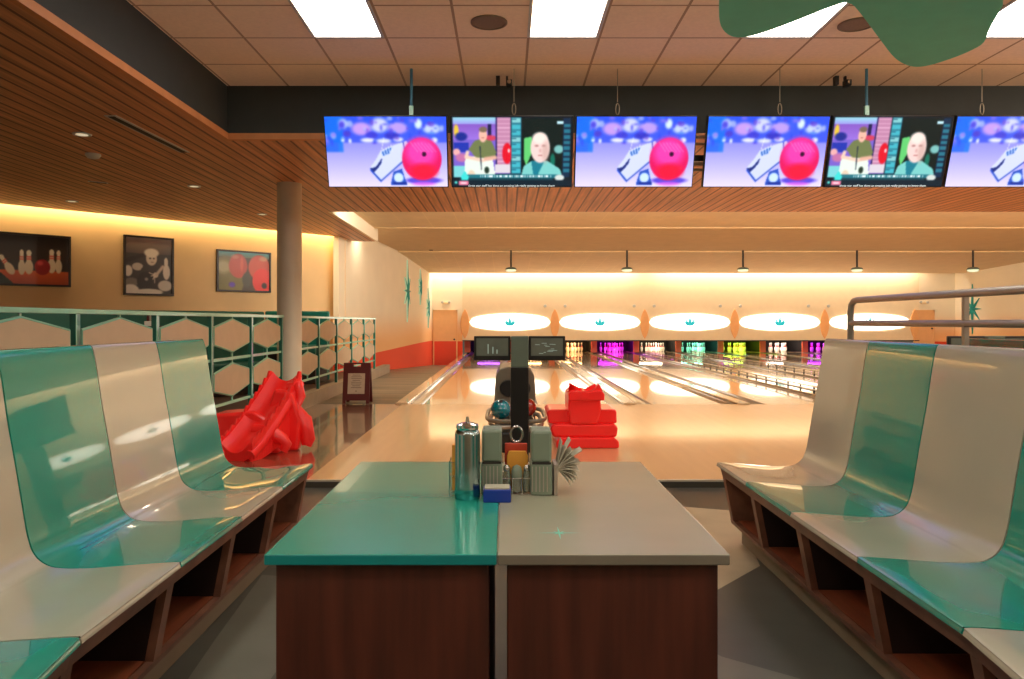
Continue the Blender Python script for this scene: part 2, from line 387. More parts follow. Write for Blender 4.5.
def paint_pins():
    p = Paint(120, 68, (44,34,28)); p.vgrad(0,.5,(34,34,34),(50,34,24)); p.vgrad(.72,1,(214,96,44),(176,70,34)); p.poly([(0,.72),(.14,.78),(.3,1),(0,1)], (24,44,34))
    def pin(u, v0, v1, w, rot=0):
        h = v1-v0; L = Paint
        cu, cv = u, (v0+v1)/2; r = math.radians(rot)
        def at(t): return cu+math.sin(r)*(t-.5)*h/p.asp*-1, cv+math.cos(r)*(t-.5)*h
        q = at(.7); p.ell(q[0], q[1], w, h*.3, (226,214,196), .15, rot)
        q = at(.35); p.ell(q[0], q[1], w*.55, h*.3, (226,214,196), .15, rot); q = at(.12); p.ell(q[0], q[1], w*.6, h*.13, (236,226,212), .15, rot)
        for t in (.28,.37):
            q = at(t); dx = w*.55*math.cos(r); dy = w*.55*math.sin(r)*p.asp; p.line((q[0]-dx,q[1]-dy),(q[0]+dx,q[1]+dy), .012, (220,40,40))
    p.ell(.02,.7,.1,.14,(110,108,104),.2)
    pin(.22,.38,.86,.05,-38); pin(.4,.3,.82,.045); pin(.49,.3,.8,.055); pin(.78,.26,.76,.055); pin(.87,.27,.76,.045)
    p.ell(.66,.64,.1,.165,(150,26,34),.1); p.ell(.63,.56,.04,.05,(210,80,80),.7); p.blur(1); return p
def paint_bowler():
    p = Paint(70, 86, (96,82,74)); p.vgrad(0,.28,(176,156,142),(90,76,68)); p.vgrad(.28,1,(60,52,48),(40,34,32))
    p.poly([(0,.38),(.5,.24),(.5,.3),(0,.46)], (40,30,28)); p.ell(.05,.6,.09,.1,(220,210,198),.2); p.ell(.25,.52,.12,.07,(190,180,170),.2); p.ell(.12,.8,.15,.08,(120,110,100),.3); p.ell(.1,.94,.18,.1,(225,216,204),.2)
    p.poly([(.3,.6),(.4,.46),(.7,.44),(.88,.56),(.9,.75),(.35,.75)], (50,44,42)); p.ell(.55,.36,.12,.13,(214,200,186),.15); p.ell(.55,.26,.16,.08,(230,220,206),.3); p.ell(.52,.36,.02,.012,(40,30,30),.4); p.ell(.6,.36,.02,.012,(40,30,30),.4); p.line((.54,.43),(.59,.43),.008,(90,60,54))
    p.ell(.47,.78,.23,.18,(26,20,20),.08); p.ell(.44,.74,.04,.03,(150,140,134),.6)
    for k in range(4): p.line((.62,.66),(.5+.04*k,.62+.06*k),.014,(216,200,184))
    p.ell(.64,.66,.06,.05,(216,200,184),.3); p.line((.66,.65),(.8,.5),.04,(200,184,170)); p.ell(.88,.6,.08,.14,(222,212,200),.15); p.ell(.87,.42,.045,.09,(226,216,204),.15); p.ell(.85,.85,.16,.1,(206,196,184),.2); p.ell(.5,.97,.3,.06,(214,206,194),.2); p.blur(1); return p
def paint_balls():
    p = Paint(90, 66, (60,44,34)); p.vgrad(0,.14,(90,180,190),(110,120,90)); p.ell(.14,.7,.36,.58,(120,110,48),.08); p.ell(.1,.4,.14,.16,(176,164,120),.7)
    p.ell(.38,.36,.18,.32,(190,64,44),.12); p.ell(.32,.12,.07,.05,(226,170,140),.8,al=.6); p.ell(.45,.3,.03,.2,(240,120,90),.7,al=.5); p.ell(.55,.72,.09,.2,(70,66,50),.3); p.ell(.8,.38,.22,.34,(204,74,50),.12); p.ell(.88,.14,.08,.06,(216,196,150),.8,al=.6)
    p.ell(.86,.74,.2,.34,(232,40,34),.1); p.ell(.9,.86,.05,.08,(40,10,14),.3); p.ell(.26,.86,.06,.07,(90,50,190),.6); p.blur(1); return p

# ================================================================ SETTING
FZ = -.06          # concourse floor
# ---- concourse floor with inlaid angular shapes
bm = new(); box(bm, -14, 18, -3, 5.93, FZ-.1, FZ, 0)
def fpoly(pix, mi, dz):
    pts = []
    for x, y in pix:
        Y = (CAMZ-FZ)*F/(y-CY); pts.append(((x-CX)*Y/F, Y))
    vs = [bm.verts.new((a, b, FZ+dz)) for a, b in pts]; f = bm.faces.new(vs); f.material_index = mi
fpoly([(420,489),(735,489),(735,510),(560,497),(420,497)], 3, .001)
fpoly([(560,497),(735,511),(760,566),(700,600),(600,600),(470,540),(430,497)], 1, .0012)
fpoly([(600,596),(722,657),(800,679),(850,760),(500,760)], 2, .0014)
fpoly([(290,500),(250,560),(200,640),(270,560),(300,520)], 3, .001)
fpoly([(262,575),(215,640),(160,720),(240,720),(300,640),(330,580)], 2, .0012)
struct('floor', bm, [M['floor_grey'], M['floor_beige'], M['floor_light'], M['floor_dark']])
# ---- approach
YF = 11.4; XL = -1.58; PITCH = 1.73; YM = 28.9; YPIT = 32.6
bm = new(); box(bm, XL, 18, 5.96, YF, -.1, 0); struct('floor_approach', bm, M['approach'])
bm = new(); box(bm, -2.92, XL, 5.96, YF, -.1, 0); struct('floor_side_tile', bm, M['side_tile'])
bm = new(); box(bm, -2.92, 18, 5.92, 5.96, -.012, .002); struct('trim_1', bm, M['metal_nose'])
bm = new(); box(bm, -2.92, 18, 5.935, 5.96, -.1, -.012); struct('trim_4', bm, M['floor_dark'])
# ---- side walkway, sloping down alongside the lane
bm = new()
hexa(bm, [(-4,YF,-.3),(XL-.06,YF,-.3),(XL-.06,18.6,-.3),(-4,18.6,-.3),(-4,YF,0),(XL-.06,YF,0),(XL-.06,18.6,0),(-4,18.6,0)])
hexa(bm, [(-4,18.6,-.6),(XL-.06,18.6,-.6),(XL-.06,29.2,-.6),(-4,29.2,-.6),(-4,18.6,0),(XL-.06,18.6,0),(XL-.06,29.2,-.42),(-4,29.2,-.42)])
struct('floor_walkway', bm, M['side_plank'])
# ---- lanes, gutters, divider caps
divs = [XL+PITCH*k for k in range(11)]
NL = 10
for k in range(NL):
    c = (divs[k]+divs[k+1])/2
    bm = new(); box(bm, c-.527, c+.527, YF, YPIT, -.12, 0)
    o = struct('floor_lane', bm, M['lane'])
for k, d in enumerate(divs):
    bm = new()
    segs = []
    def gut(xc, w):      # half-round trough
        prof = []
        for i in range(9):
            a = math.pi*i/8; prof.append((xc-math.cos(a)*w, -math.sin(a)*.075-.005))
        low = [(xc+w, -.12), (xc-w, -.12)]
        prism(bm, prof+low, lambda a, b, dd: (a, dd, b), YF, YPIT, 0)
    if k > 0: gut(d-.2175, .1175)
    gut(d+.2175, .1175)
    prism(bm, [(d-.098,-.12),(d+.098,-.12),(d+.098,.0),(d+.085,.022),(d-.085,.022),(d-.098,0)], lambda a, b, dd: (a, dd, b), YF, YM+.1, 1)
    # thin bright metal strip at both sides of the cap
    for sx in (-1, 1): box(bm, d+sx*.0985-.006, d+sx*.0985+.006, YF, YM, -.02, .012, 2)
    o = struct('trim_gutter', bm, [M['gutter'], M['cap'], M['chrome']])
# bumper rails on the 4th and 5th dividers right of centre
for n, k in ((0, 4), (1, 5)):
    d = divs[k]
    r = empty('bumper_rail', (d, YF, .022), ('low black-posted bumper rail on the nearer lane divider right of the ball return','low black-posted bumper rail on the farther right lane divider, near the right bench')[n], 'bumper rail', 'bumper rails between lanes')
    bm = new(); box(bm, -.03, .03, .9, 17, .10, .125); box(bm, -.05, -.035, .9, 17, .055, .075); link('rail', bm, M['cap'], r)
    for j in range(27):
        bm = new(); y = 1.0+.6*j; box(bm, -.012, .012, y-.02, y+.02, 0, .10); link('post', bm, M['dark'], r)

# ---- pit, masking wall, kickbacks
bm = new(); box(bm, XL-.1, 15.9, YPIT, YPIT+.1, -.2, .6); box(bm, XL-.1, 15.9, YM+.1, YPIT+.1, .56, .62); struct('wall_pit', bm, M['pit_dark'])
for k, d in enumerate(divs):
    bm = new(); box(bm, d-.12, d+.12, 30.75, 30.79, .0, .56, 1); box(bm, d-.07, d+.07, 30.79, YPIT, .022, .56, 0)
    struct('trim_kickback', bm, [M['pit_dark'], M['pit_red']])
bm = new(); box(bm, XL-.1, 15.9, YM-.02, YM+.1, .52, 3.45); struct('wall_masking', bm, M['mask'])
bm = new(); box(bm, XL-.1, 15.9, YM-.05, YM+.0, .515, .55); struct('trim_masking', bm, M['dark'])
bm = new(); box(bm, -4.2, XL-.1, YM, YM+.1, -.6, 3.45); box(bm, 15.9, 18, YM, YM+.1, -.1, 3.45); struct('wall_back', bm, M['back_wall'])
# doors on the back wall
def door(name, x0, x1, zt, zb, wallm):
    r = bpy.data.objects.new(name, None); COL.objects.link(r); r.location = ((x0+x1)/2, YM, zb); r['kind'] = 'structure'
    w = (x1-x0)/2; h = zt-zb
    bm = new(); box(bm, -w+.05, w-.05, -.03, -.002, 0, h-.05); link('door_leaf', bm, wallm, r)
    bm = new(); box(bm, -w, -w+.05, -.05, -.002, 0, h); box(bm, w-.05, w, -.05, -.002, 0, h); box(bm, -w, w, -.05, -.002, h-.05, h); link('door_frame', bm, M['door_peach'], r)
    bm = new(); lathe(bm, [(.03,-.1),(.035,-.07),(.015,-.06),(.015,-.03)], (w-.12, 0, 1.0), 12, 0, 'y'); link('door_handle', bm, M['black'], r)
door_m = mat('door_two_tone', (244,190,132), .55, var=.03)
nt, b, s = base_color_link(door_m); oz = xyz(nt)
nt.links.new(mixc(nt, math_node(nt, 'LESS_THAN', oz[2], .93), s, lin((232,74,40))+(1,)), b.inputs['Base Color'])
door('door_1', P(433,0,YM).x, P(457.5,0,YM).x, P(0,310,YM).z, -.42, door_m)
door('door_2', P(913,0,YM).x, P(934,0,YM).x, P(0,310,YM).z, -.0, M['door_peach'])
for nm, x, lab in (('emergency_light', 446, 'small pale twin emergency light above the left far door'), ('emergency_light', 923, 'small pale twin emergency light above the right far door')):
    q = P(x, 303, YM); r = empty(nm, (q.x, YM-.001, q.z), lab, 'emergency light')
    bm = new(); box(bm, -.13, .13, -.06, 0, -.04, .04); link('housing', bm, M['trimwhite'], r, bevel=.01)
    for s_ in (-1, 1):
        bm = new(); lathe(bm, [(.03,-.12),(.05,-.11),(.04,-.06)], (s_*.13, 0, .03), 12, 0, 'y'); link('lamp_head', bm, M['light_frame'], r)

# masking decoration
centers = [XL+3.46*k for k in range(6)]
ords = ['first','second','third','fourth','fifth','sixth']
for k, c in enumerate(centers):
    bm = new(); pts = []
    for i in range(9): t = i/8; pts.append((.17*math.sin(math.pi*(t))**.75 if 0 < t < 1 else 0, -.575+1.15*t))
    full = pts + [(-a, b) for a, b in pts[::-1][1:-1]]
    prism(bm, full, lambda a, b, dd: (c+a, dd, 1.18+b), YM-.02, YM-.075)
    bz = [(a*.55, b*.7) for a, b in full]
    o = tag(link('masking_diamond', bm, M['peach'], bevel=.01), 'peach pointed lozenge on the masking wall, %s from the left' % ords[k], 'wall decoration', 'peach lozenges on the masking wall')
    origin(o, (c, YM-.02, 1.18))
glow = mat('glow_panel', (255,250,238), .4, emit=2.2, emit_rgb=(255,246,226), var=0)
nt = glow.node_tree; b = nt.nodes['Principled BSDF']; oo = xyz(nt)
hx = math_node(nt, 'POWER', math_node(nt, 'ABSOLUTE', math_node(nt, 'DIVIDE', oo[0], 1.75)), 4)
hz = math_node(nt, 'POWER', math_node(nt, 'ABSOLUTE', math_node(nt, 'DIVIDE', oo[2], .40)), 2.5)
st = math_node(nt, 'MAXIMUM', math_node(nt, 'SUBTRACT', 1, math_node(nt, 'ADD', hx, hz)), 0)
nt.links.new(math_node(nt, 'MULTIPLY_ADD', st, 3.4, .4), b.inputs['Emission Strength'])
def starburst(bm, c, R, ratios, fn, d0, depth, mi=0, mi2=None):
    """faceted starburst: each arm a ridge; fn(a,b,d) -> point; alternate facets take mi2"""
    n = len(ratios); ctr = bm.verts.new(fn(c[0], c[1], d0+depth)); outer = []; inner = []
    for i in range(n):
        a = math.pi/2 - 2*math.pi*i/n
        outer.append(bm.verts.new(fn(c[0]+R*ratios[i]*math.cos(a), c[1]+R*ratios[i]*math.sin(a), d0)))
        a2 = a-math.pi/n; r2 = R*.13
        inner.append(bm.verts.new(fn(c[0]+r2*math.cos(a2), c[1]+r2*math.sin(a2), d0)))
    for i in range(n):
        a = math.pi/2 - 2*math.pi*i/n
        for trio, aa in (((ctr, outer[i], inner[i]), a-.15), ((ctr, inner[i-1], outer[i]), a+.15)):
            f = bm.faces.new(trio); f.material_index = mi
    rim = [v for i in range(n) for v in (outer[i], inner[i])]
    if mi2 is None: bm.faces.new(rim[::-1]); return
    low = [bm.verts.new(fn(*(lambda p: (p[0], p[1], .006))(rimxy))) for rimxy in [q for i in range(n) for q in ((c[0]+R*ratios[i]*math.cos(math.pi/2-2*math.pi*i/n), c[1]+R*ratios[i]*math.sin(math.pi/2-2*math.pi*i/n)), (c[0]+R*.13*math.cos(math.pi/2-2*math.pi*i/n-math.pi/n), c[1]+R*.13*math.sin(math.pi/2-2*math.pi*i/n-math.pi/n)))]]
    N2 = len(rim)
    for i in range(N2):
        f = bm.faces.new((rim[i], rim[(i+1)%N2], low[(i+1)%N2], low[i])); f.material_index = mi2
    bm.faces.new(low[::-1])
for k in range(5):
    c = centers[k]+1.73
    bm = new(); pts = []
    for i in range(33):
        t = -1+2*i/32; pts.append((1.555*t, .335*(1-.55*abs(t)**2.2)*(1-abs(t)**16)**.5))
    prism(bm, pts+[(a, -b*.95) for a, b in pts[::-1]], lambda a, b, dd: (c+a, dd, 1.24+b), YM-.0205, YM-.06)
    r = empty('light_box', (c, YM-.021, 1.24), 'long glowing lens-shaped panel with teal crown emblem, %s from the left' % ords[k], 'light panel', 'glowing panels on the masking wall')
    o = link('glow_panel', bm, glow, r); o.data.transform(Matrix.Translation(-Vector((c, YM-.021, 1.24))))
    bm = new(); box(bm, -1.2,1.2,-.001,.0005,-.2,.2); link('back_plate', bm, M['light_frame'], r)
    bm = new()
    # crown of three upright blades over a curved base
    fn = lambda a, b, d: (a, d, b)
    crown = [(-.25,.07),(-.16,.0),(-.15,.14),(-.06,.0),(-.02,.2),(0,.27),(.02,.2),(.06,.0),(.15,.14),(.16,.0),(.25,.07),(.17,-.08),(.09,-.14),(-.09,-.14),(-.17,-.08)]
    prism(bm, crown, fn, -.05, -.065); link('emblem', bm, M['logo_teal'], r)
for i, x in enumerate([545,565,634,654,720,740,808,828]):
    q = P(x, 306, YM); bm = new(); lathe(bm, [(.05,-.09),(.06,-.05),(.03,-.02)], (q.x, YM, q.z), 12, 0, 'y')
    o = tag(link('wall_sensor', bm, M['light_frame']), 'tiny grey round fitting above the glowing panels on masking wall', 'fixture', 'round fittings above the glow panels'); origin(o, (q.x, YM-.02, q.z))

# ---- bowling pins
pin_prof = [(.026,0),(.036,.01),(.05,.06),(.0605,.114),(.056,.16),(.045,.20),(.030,.235),(.0235,.262),(.0229,.285),(.027,.315),(.032,.343),(.0305,.362),(.02,.377),(0,.381)]
pmi = [0]*13; pmi[7] = 1; pmi[5] = 1
bm = new(); lathe(bm, pin_prof, (0,0,0), 16, pmi)
pin0 = link('bowling_pin', bm, [M['white'], M['pin_red']], smooth=60)
lane_glow = [('violet-lit far-left lane',(190,90,255)),('lane hidden behind the score monitors',(255,200,130)),('amber-lit lane just right of the monitors',(255,200,130)),('magenta-lit lane',(236,20,255)),('cream-lit lane right of the magenta one',(255,236,200)),
    ('mint-lit lane',(120,255,215)),('lime-lit lane',(200,255,60)),('plain white-lit lane left of the right bench',(255,230,216)),('violet-lit lane at the right bench edge',(200,40,255))]
first = True
for k in range(9):
    c = (divs[k]+divs[k+1])/2
    for row in range(4):
        for j in range(row+1):
            x = c+(j-row/2)*.305; y = 31.0+row*.264
            o = pin0 if first else pin0.copy()
            if not first: COL.objects.link(o)
            first = False; o.location = (x, y, 0)
            tag(o, 'white bowling pin standing on the '+lane_glow[k][0], 'bowling pin', 'pins on the '+lane_glow[k][0])
    for yy, e in ((30.72, 30), (32.2, 5)):
        L = bpy.data.lights.new('pit_light', 'AREA'); L.energy = e*(.45 if k == 0 else 1); L.color = lin(lane_glow[k][1]); L.shape = 'RECTANGLE'; L.size = 1.0; L.size_y = .1
        lo = bpy.data.objects.new('pit_light', L); COL.objects.link(lo); lo.location = (c, yy, .53); lo.rotation_euler = (math.radians(25 if yy < 31 else -20), 0, 0)

# ---- ceilings
ZW = 3.13; ZT = 3.69
A = Vector((-8.04,11.92)); B = Vector((-3.67,16.57)); dAB = (B-A).normalized(); A2 = A-dAB*8
poly = [(-2.88,-3),(-2.88,7.75),(18,7.75),(18,12.8),(-3.0,12.8),(-3.0,17.5),(-3.55,17.5),(B.x,B.y),(A2.x,A2.y),(-14,-3)]
bm = new(); prism(bm, poly, lambda a, b, d: (a, b, d), ZW, ZW+.05); struct('ceiling_wood', bm, M['wood_ceiling'])
bm = new(); box(bm, -2.90,-2.85,-3,7.70,ZW-.004,ZW+.06); box(bm,-2.90,18,7.70,7.76,ZW-.004,ZW+.06); struct('trim_2', bm, M['wood_lip'])
bm = new(); box(bm, -2.98,-2.88,-3,7.75,ZW+.05,ZT+.1); struct('wall_soffit_left', bm, M['slate'])
bm = new(); box(bm, -2.98,18,7.75,7.85,ZW+.05,ZT+.1); struct('wall_soffit_front', bm, M['slate'])
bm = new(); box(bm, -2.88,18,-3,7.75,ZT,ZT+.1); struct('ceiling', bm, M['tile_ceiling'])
bm = new(); box(bm, -3.04,-2.99,12.8,17.52,ZW-.003,3.5); struct('wall_soffit_side', bm, M['lane_wall'])
# lane ceiling bands
bm = new(); hexa(bm, [(-4.5,12.8,3.42),(18,12.8,3.42),(18,17,3.385),(-4.5,17,3.385),(-4.5,12.8,3.6),(18,12.8,3.6),(18,17,3.6),(-4.5,17,3.6)]); struct('ceiling_lanes_near', bm, M['lane_ceiling_b'])
bm = new(); hexa(bm, [(-4.5,17.05,3.42),(18,17.05,3.42),(18,22.7,3.40),(-4.5,22.7,3.40),(-4.5,17.05,3.6),(18,17.05,3.6),(18,22.7,3.6),(-4.5,22.7,3.6)]); struct('ceiling_lanes_middle', bm, M['lane_ceiling'])
bm = new(); hexa(bm, [(-4.5,22.7,3.38),(18,22.7,3.38),(18,28.35,3.10),(-4.5,28.35,3.10),(-4.5,22.7,3.6),(18,22.7,3.6),(18,28.35,3.6),(-4.5,28.35,3.6)]); struct('ceiling_lanes_far', bm, M['lane_ceiling_b'])
bm = new(); box(bm, -4.5,18,28.35,29,3.5,3.6); struct('ceiling_cove', bm, M['trimwhite'])
bm = new(); box(bm, -4.5,18,16.97,17.03,3.378,3.5); box(bm, -4.5,18,22.66,22.72,3.36,3.5); struct('trim_3', bm, M['trimwhite'])

# ---- walls
def wall(name, p, q, z0, z1, m, th=.12, side=1):
    p = Vector(p); q = Vector(q); n = Vector((-(q-p).y, (q-p).x)).normalized()*th*side
    bm = new(); hexa(bm, [(p.x,p.y,z0),(q.x,q.y,z0),(q.x+n.x,q.y+n.y,z0),(p.x+n.x,p.y+n.y,z0),(p.x,p.y,z1),(q.x,q.y,z1),(q.x+n.x,q.y+n.y,z1),(p.x+n.x,p.y+n.y,z1)])
    return struct(name, bm, m)
nAB = Vector((-dAB.y, dAB.x)); OFF = .22
WA = A2+nAB*OFF; WB = B+nAB*OFF+dAB*.3
wall('wall_pictures', WA, WB, -.1, 3.55, M['wall_yellow'])
LW0 = Vector((-3.67,16.45)); LW1 = Vector((-2.85,YM))
wall('wall_lanes_left', LW0, LW1, -.6, 3.55, M['lane_wall'])
wall('wall_lanes_right', (18,-3), (17.3,YM), -.2, 3.8, M['lane_wall'], side=-1)
bm = new(); box(bm, -14.1,18.1,-3.1,-3,-.2,3.8); struct('wall_behind', bm, M['wall_room'])
bm = new(); box(bm, -14.1,-14,-3,6.2,-.2,3.6); struct('wall_far_left', bm, M['wall_room'])
# dining area floor and kerb
bm = new(); prism(bm, [(-14,5.93),(-3.0,5.93),(-3.0,18.5),(WB.x+.3,WB.y),(WB.x,WB.y),(WA.x,WA.y),(-14,5.93-.0)][:6], lambda a, b, d: (a, b, d), -.1, .14); struct('floor_dining', bm, M['brick'])
bm = new(); box(bm, -3.04,-2.88,3.2,18.6,-.06,.2); struct('trim_kerb', bm, M['plinth'])
struct_k = None

# column
bm = new(); lathe(bm, [(.175,0),(.163,.02),(.163,3.13)], (0,0,0), 40)
o = link('column', bm, M['column'], smooth=40); o.location = (-2.945,10.2,0.0); o['kind'] = 'structure'

# ================================================================ railing with hexagon panels
def railing(ys, x, label, ztop=1.33):
    r = empty('hexagon_railing', (x, ys[0], .2), label, 'railing', 'teal railings along the kerb')
    fn = lambda a, b, d: (d, a-ys[0], b-.2)
    for y in ys:
        bm = new(); box(bm, -.02,.02,y-ys[0]-.03,y-ys[0]+.03,0,ztop-.2-.02,0); box(bm, .021,.026,y-ys[0]-.03,y-ys[0]-.02,0,ztop-.22,1); link('post', bm, [M['rail_teal'], M['rail_light']], r)
    bm = new(); box(bm, -.025,.03,-.03,ys[-1]-ys[0]+.03,ztop-.225,ztop-.19); link('top_rail', bm, M['rail_light'], r, bevel=.004)
    for z in (.845, .375):
        bm = new(); box(bm, -.012,.012,0,ys[-1]-ys[0],z-.2,z-.17); link('cross_rail', bm, M['rail_light'], r)
    for a, b_ in zip(ys[:-1], ys[1:]):
        c = (a+b_)/2; w = (b_-a)/2-.075
        for zc in (1.105, .63):
            hh = .172; hs = .085; bm = new()
            hexp = [(c-w,zc-hs),(c,zc-hh),(c+w,zc-hs),(c+w,zc+hs),(c,zc+hh),(c-w,zc+hs)]
            prism(bm, hexp, fn, -.012, .012, 0)
            L = len(hexp)
            pts = [fn(p_[0], p_[1], .0) for p_ in hexp]
            tube(bm, pts, .014, 6, 1, closed=True)
            for s_ in (1, -1):
                box(bm, -.008,.008,c-ys[0]-.01,c-ys[0]+.01, (zc+hh-.2) if s_ > 0 else (zc-hh-.2-.06), (zc+hh-.2+.045) if s_ > 0 else (zc-hh-.2), 1)
            link('hexagon_panel', bm, [M['hex'], M['rail_light']], r)
    return r
railing([3.97+1.18*k for k in range(6)], -2.96, 'teal railing with beige hexagon panels behind the left bench, nearer than the column')
railing([10.47+1.26*k for k in range(6)]+[16.86+.0], -2.96, 'teal railing with beige hexagon panels beyond the column, behind the folding sign') if False else railing([10.55+1.262*k for k in range(6)], -2.96, 'teal railing with beige hexagon panels beyond the column, behind the folding sign')

# ================================================================ booths and table behind the railing
def booth(p, q, ztop, label, seat_side, sd=.5, base=.14, zseat=.62, bt=.12):
    p = Vector(p); q = Vector(q); d = (q-p).normalized(); n = Vector((-d.y, d.x))*seat_side; L = (q-p).length
    r = empty('dining_booth', (p.x, p.y, base), label, 'booth', rz=math.atan2(d.y, d.x)); s_ = seat_side
    bm = new(); box(bm, 0,L,min(0,-s_*bt),max(0,-s_*bt),0,ztop-base); link('backrest', bm, M['booth_teal'], r, bevel=.03)
    bm = new(); box(bm, 0,L,min(0.001*s_,s_*sd),max(0.001*s_,s_*sd),zseat-base-.14,zseat-base); link('seat', bm, M['booth_teal'], r, bevel=.03)
    bm = new(); box(bm, 0.02,L-.02,min(0.002*s_,s_*(sd-.06)),max(0.002*s_,s_*(sd-.06)),0,zseat-base-.141); link('base', bm, M['booth_dark'], r)
    return r
booth((-7.9,7.3), (-3.95,12.3), 1.42, 'long dark teal booth back running behind the near railing', -1, sd=.55)
booth((-4.6,14.3), (-3.38,14.3), 1.46, 'teal booth seat seen through the railing beyond the column', -1, sd=1.0, zseat=.82)
r = empty('high_table', (-4.55,9.3,.14), 'dark high table standing between the near railing and teal booth', 'table')
bm = new(); box(bm, -.45,.45,-.4,.4,1.02,1.06); link('tabletop', bm, M['booth_dark'], r, bevel=.01)
bm = new(); lathe(bm, [(.26,0),(.26,.02),(.04,.05),(.035,1.02)], n=16); link('pedestal', bm, M['black'], r)
q = P(151,0,9.2)
r = empty('condiment_caddy', (q.x,9.2,1.2), 'small red and white caddy on the high table behind the left railing', 'caddy')
bm = new(); box(bm, -.06,.06,-.05,.05,0,.06); link('tray', bm, M['white'], r, bevel=.005)
for i, (dx, mm) in enumerate(((-.035,'sign_red'),(.0,'napkin'),(.035,'pin_red'))):
    bm = new(); lathe(bm, [(.016,.061),(.016,.12),(.007,.14),(.005,.16)], (dx,0,0), 12); link('bottle', bm, M[mm], r)

# ================================================================ wall pictures
def wall_hit(x, off=0.0):
    a = (x-CX)/F; p0 = WA-nAB*off; # point + t*dAB ; X = a*Y
    t = (a*p0.y-p0.x)/(dAB.x-a*dAB.y); return p0+dAB*t
def picture(x0, x1, yt, yb, paint, label):
    # yt / yb: pixel rows at the picture's centre column
    a = wall_hit(x0, .04); b = wall_hit(x1, .04); c = (a+b)/2; w = (b-a).length
    zt = CAMZ-(yt-CY)*c.y/F; zb = CAMZ-(yb-CY)*c.y/F; h = zt-zb
    wc = c+nAB*.04
    r = empty('framed_picture', (wc.x, wc.y, (zt+zb)/2), label, 'picture', 'pictures on the yellow wall', rz=math.atan2(dAB.y, dAB.x))
    # local: x along wall, -y toward room
    bm = new(); t = .035
    box(bm, -w/2,w/2,-.045,-.001,h/2-t,h/2); box(bm, -w/2,w/2,-.045,-.001,-h/2,-h/2+t); box(bm, -w/2,-w/2+t,-.045,-.001,-h/2+t,h/2-t); box(bm, w/2-t,w/2,-.045,-.001,-h/2+t,h/2-t)
    box(bm, -w/2+t,w/2-t,-.02,-.001,-h/2+t,h/2-t)
    link('frame', bm, M['frame_black'], r)
    paint_mesh('print', paint, w-2*t, h-2*t, M['print'], r, lambda a_, b_: (a_, -.024, b_))
picture(-14, 71, 233.5, 286, paint_pins(), 'framed picture of white pins and a red ball on the left wall')
picture(124, 174, 236.5, 295.5, paint_bowler(), 'framed black and white picture of a bowler on the wall')
picture(217, 271, 251, 292, paint_balls(), 'framed picture of green and red bowling balls beside the column')

# ================================================================ wall starbursts
def wall_star(px, py, Rpx, label, side='L', wfac=.55):
    if side == 'L':
        d = (LW1-LW0).normalized(); a = (px-CX)/F; t = (a*LW0.y-LW0.x)/(d.x-a*d.y); c = LW0+d*t; n = Vector((d.y, -d.x))
    else:
        p0 = Vector((18,-3)); d = (Vector((17.3,YM))-p0).normalized(); a = (px-CX)/F; t = (a*p0.y-p0.x)/(d.x-a*d.y); c = p0+d*t; n = Vector((-d.y, d.x))
    z = CAMZ-(py-CY)*c.y/F; R = Rpx*c.y/F
    r = [1,.5,.62,.5,wfac,.5,.62,.5]; ratios = []
    ratios = [1,.34,.52,.34,.5,.34,.52,.34]; ratios = [1,.6,.55,.6,1,.6,.55,.6]
    bm = new(); fn = lambda u, v, dd: (n.x*dd+d.x*u, n.y*dd+d.y*u, v)
    starburst(bm, (0,0), R, ratios, fn, .045, .05, 0, 1)
    o = link('starburst', bm, [M['star_teal'], M['star_lit_rim'] if side == 'L' else M['star_teal']]); o.location = (c.x, c.y, z)
    tag(o, label, 'wall decoration', 'teal starbursts')
wall_star(406.5, 291, 31, 'largest faceted teal starburst on the left cream wall')
wall_star(419.5, 287, 18, 'smallest teal starburst, between the other two on the left wall')
wall_star(427.5, 308, 20, 'lower teal starburst nearest the far left door')
wall_star(973, 309, 25, 'teal starburst on the far right wall behind handrail', 'R')

# ================================================================ ceiling fixtures
def ceil_light(x0, y0, label, group='square light panels in the tile ceiling'):
    r = empty('ceiling_light', (x0+.305, y0+.66, ZT), label, 'ceiling light', group)
    bm = new(); w = .285; l = 0.64
    for a in ((-.305,-.28,-l,l),(.28,.305,-l,l)): box(bm, a[0],a[1],a[2],a[3],-.012,-.001)
    for a in ((-.28,.28,-l-.02,-l+.02),(-.28,.28,l-.02,l+.02)): box(bm, a[0],a[1],a[2],a[3],-.012,-.001)
    link('frame', bm, M['light_frame'], r)
    bm = new(); box(bm, -.275,.275,-l+.02,l-.02,-.009,-.002); link('diffuser', bm, M['panel_light'], r)
xs0 = [.18+.61*k for k in (-3, 0, 3, 6, 9, 12)]
names = {0:'white ceiling light panel left of centre, above the first screen', 1:'white ceiling light panel above the centre of the lanes', 2:'white ceiling light panel partly behind the green hanging star', 3:'white ceiling light panel at the top right corner'}
for i, x in enumerate(xs0):
    ceil_light(x, 5.11, names.get(i, 'white ceiling light panel out at the far right'))
for yr in (1.15, -2.0):
    for i, x in enumerate(xs0[:5]): ceil_light(x, yr, 'white ceiling light panel in the tile ceiling overhead, in the row %s the camera' % ('above' if yr > 0 else 'behind'))
for x, y, lab in ((489,22,'round grey ceiling speaker near the centre light panel'), (857,24,'round grey ceiling speaker beside the green hanging star')):
    Y = (ZT-CAMZ)*F/(CY-y); r = empty('ceiling_speaker', ((x-CX)*Y/F, Y, ZT), lab, 'speaker')
    bm = new(); lathe(bm, [(.15,-.001),(.15,-.01),(.13,-.014),(.128,-.008),(0,-.008)], n=28); link('grille', bm, M['grey_speaker'], r)
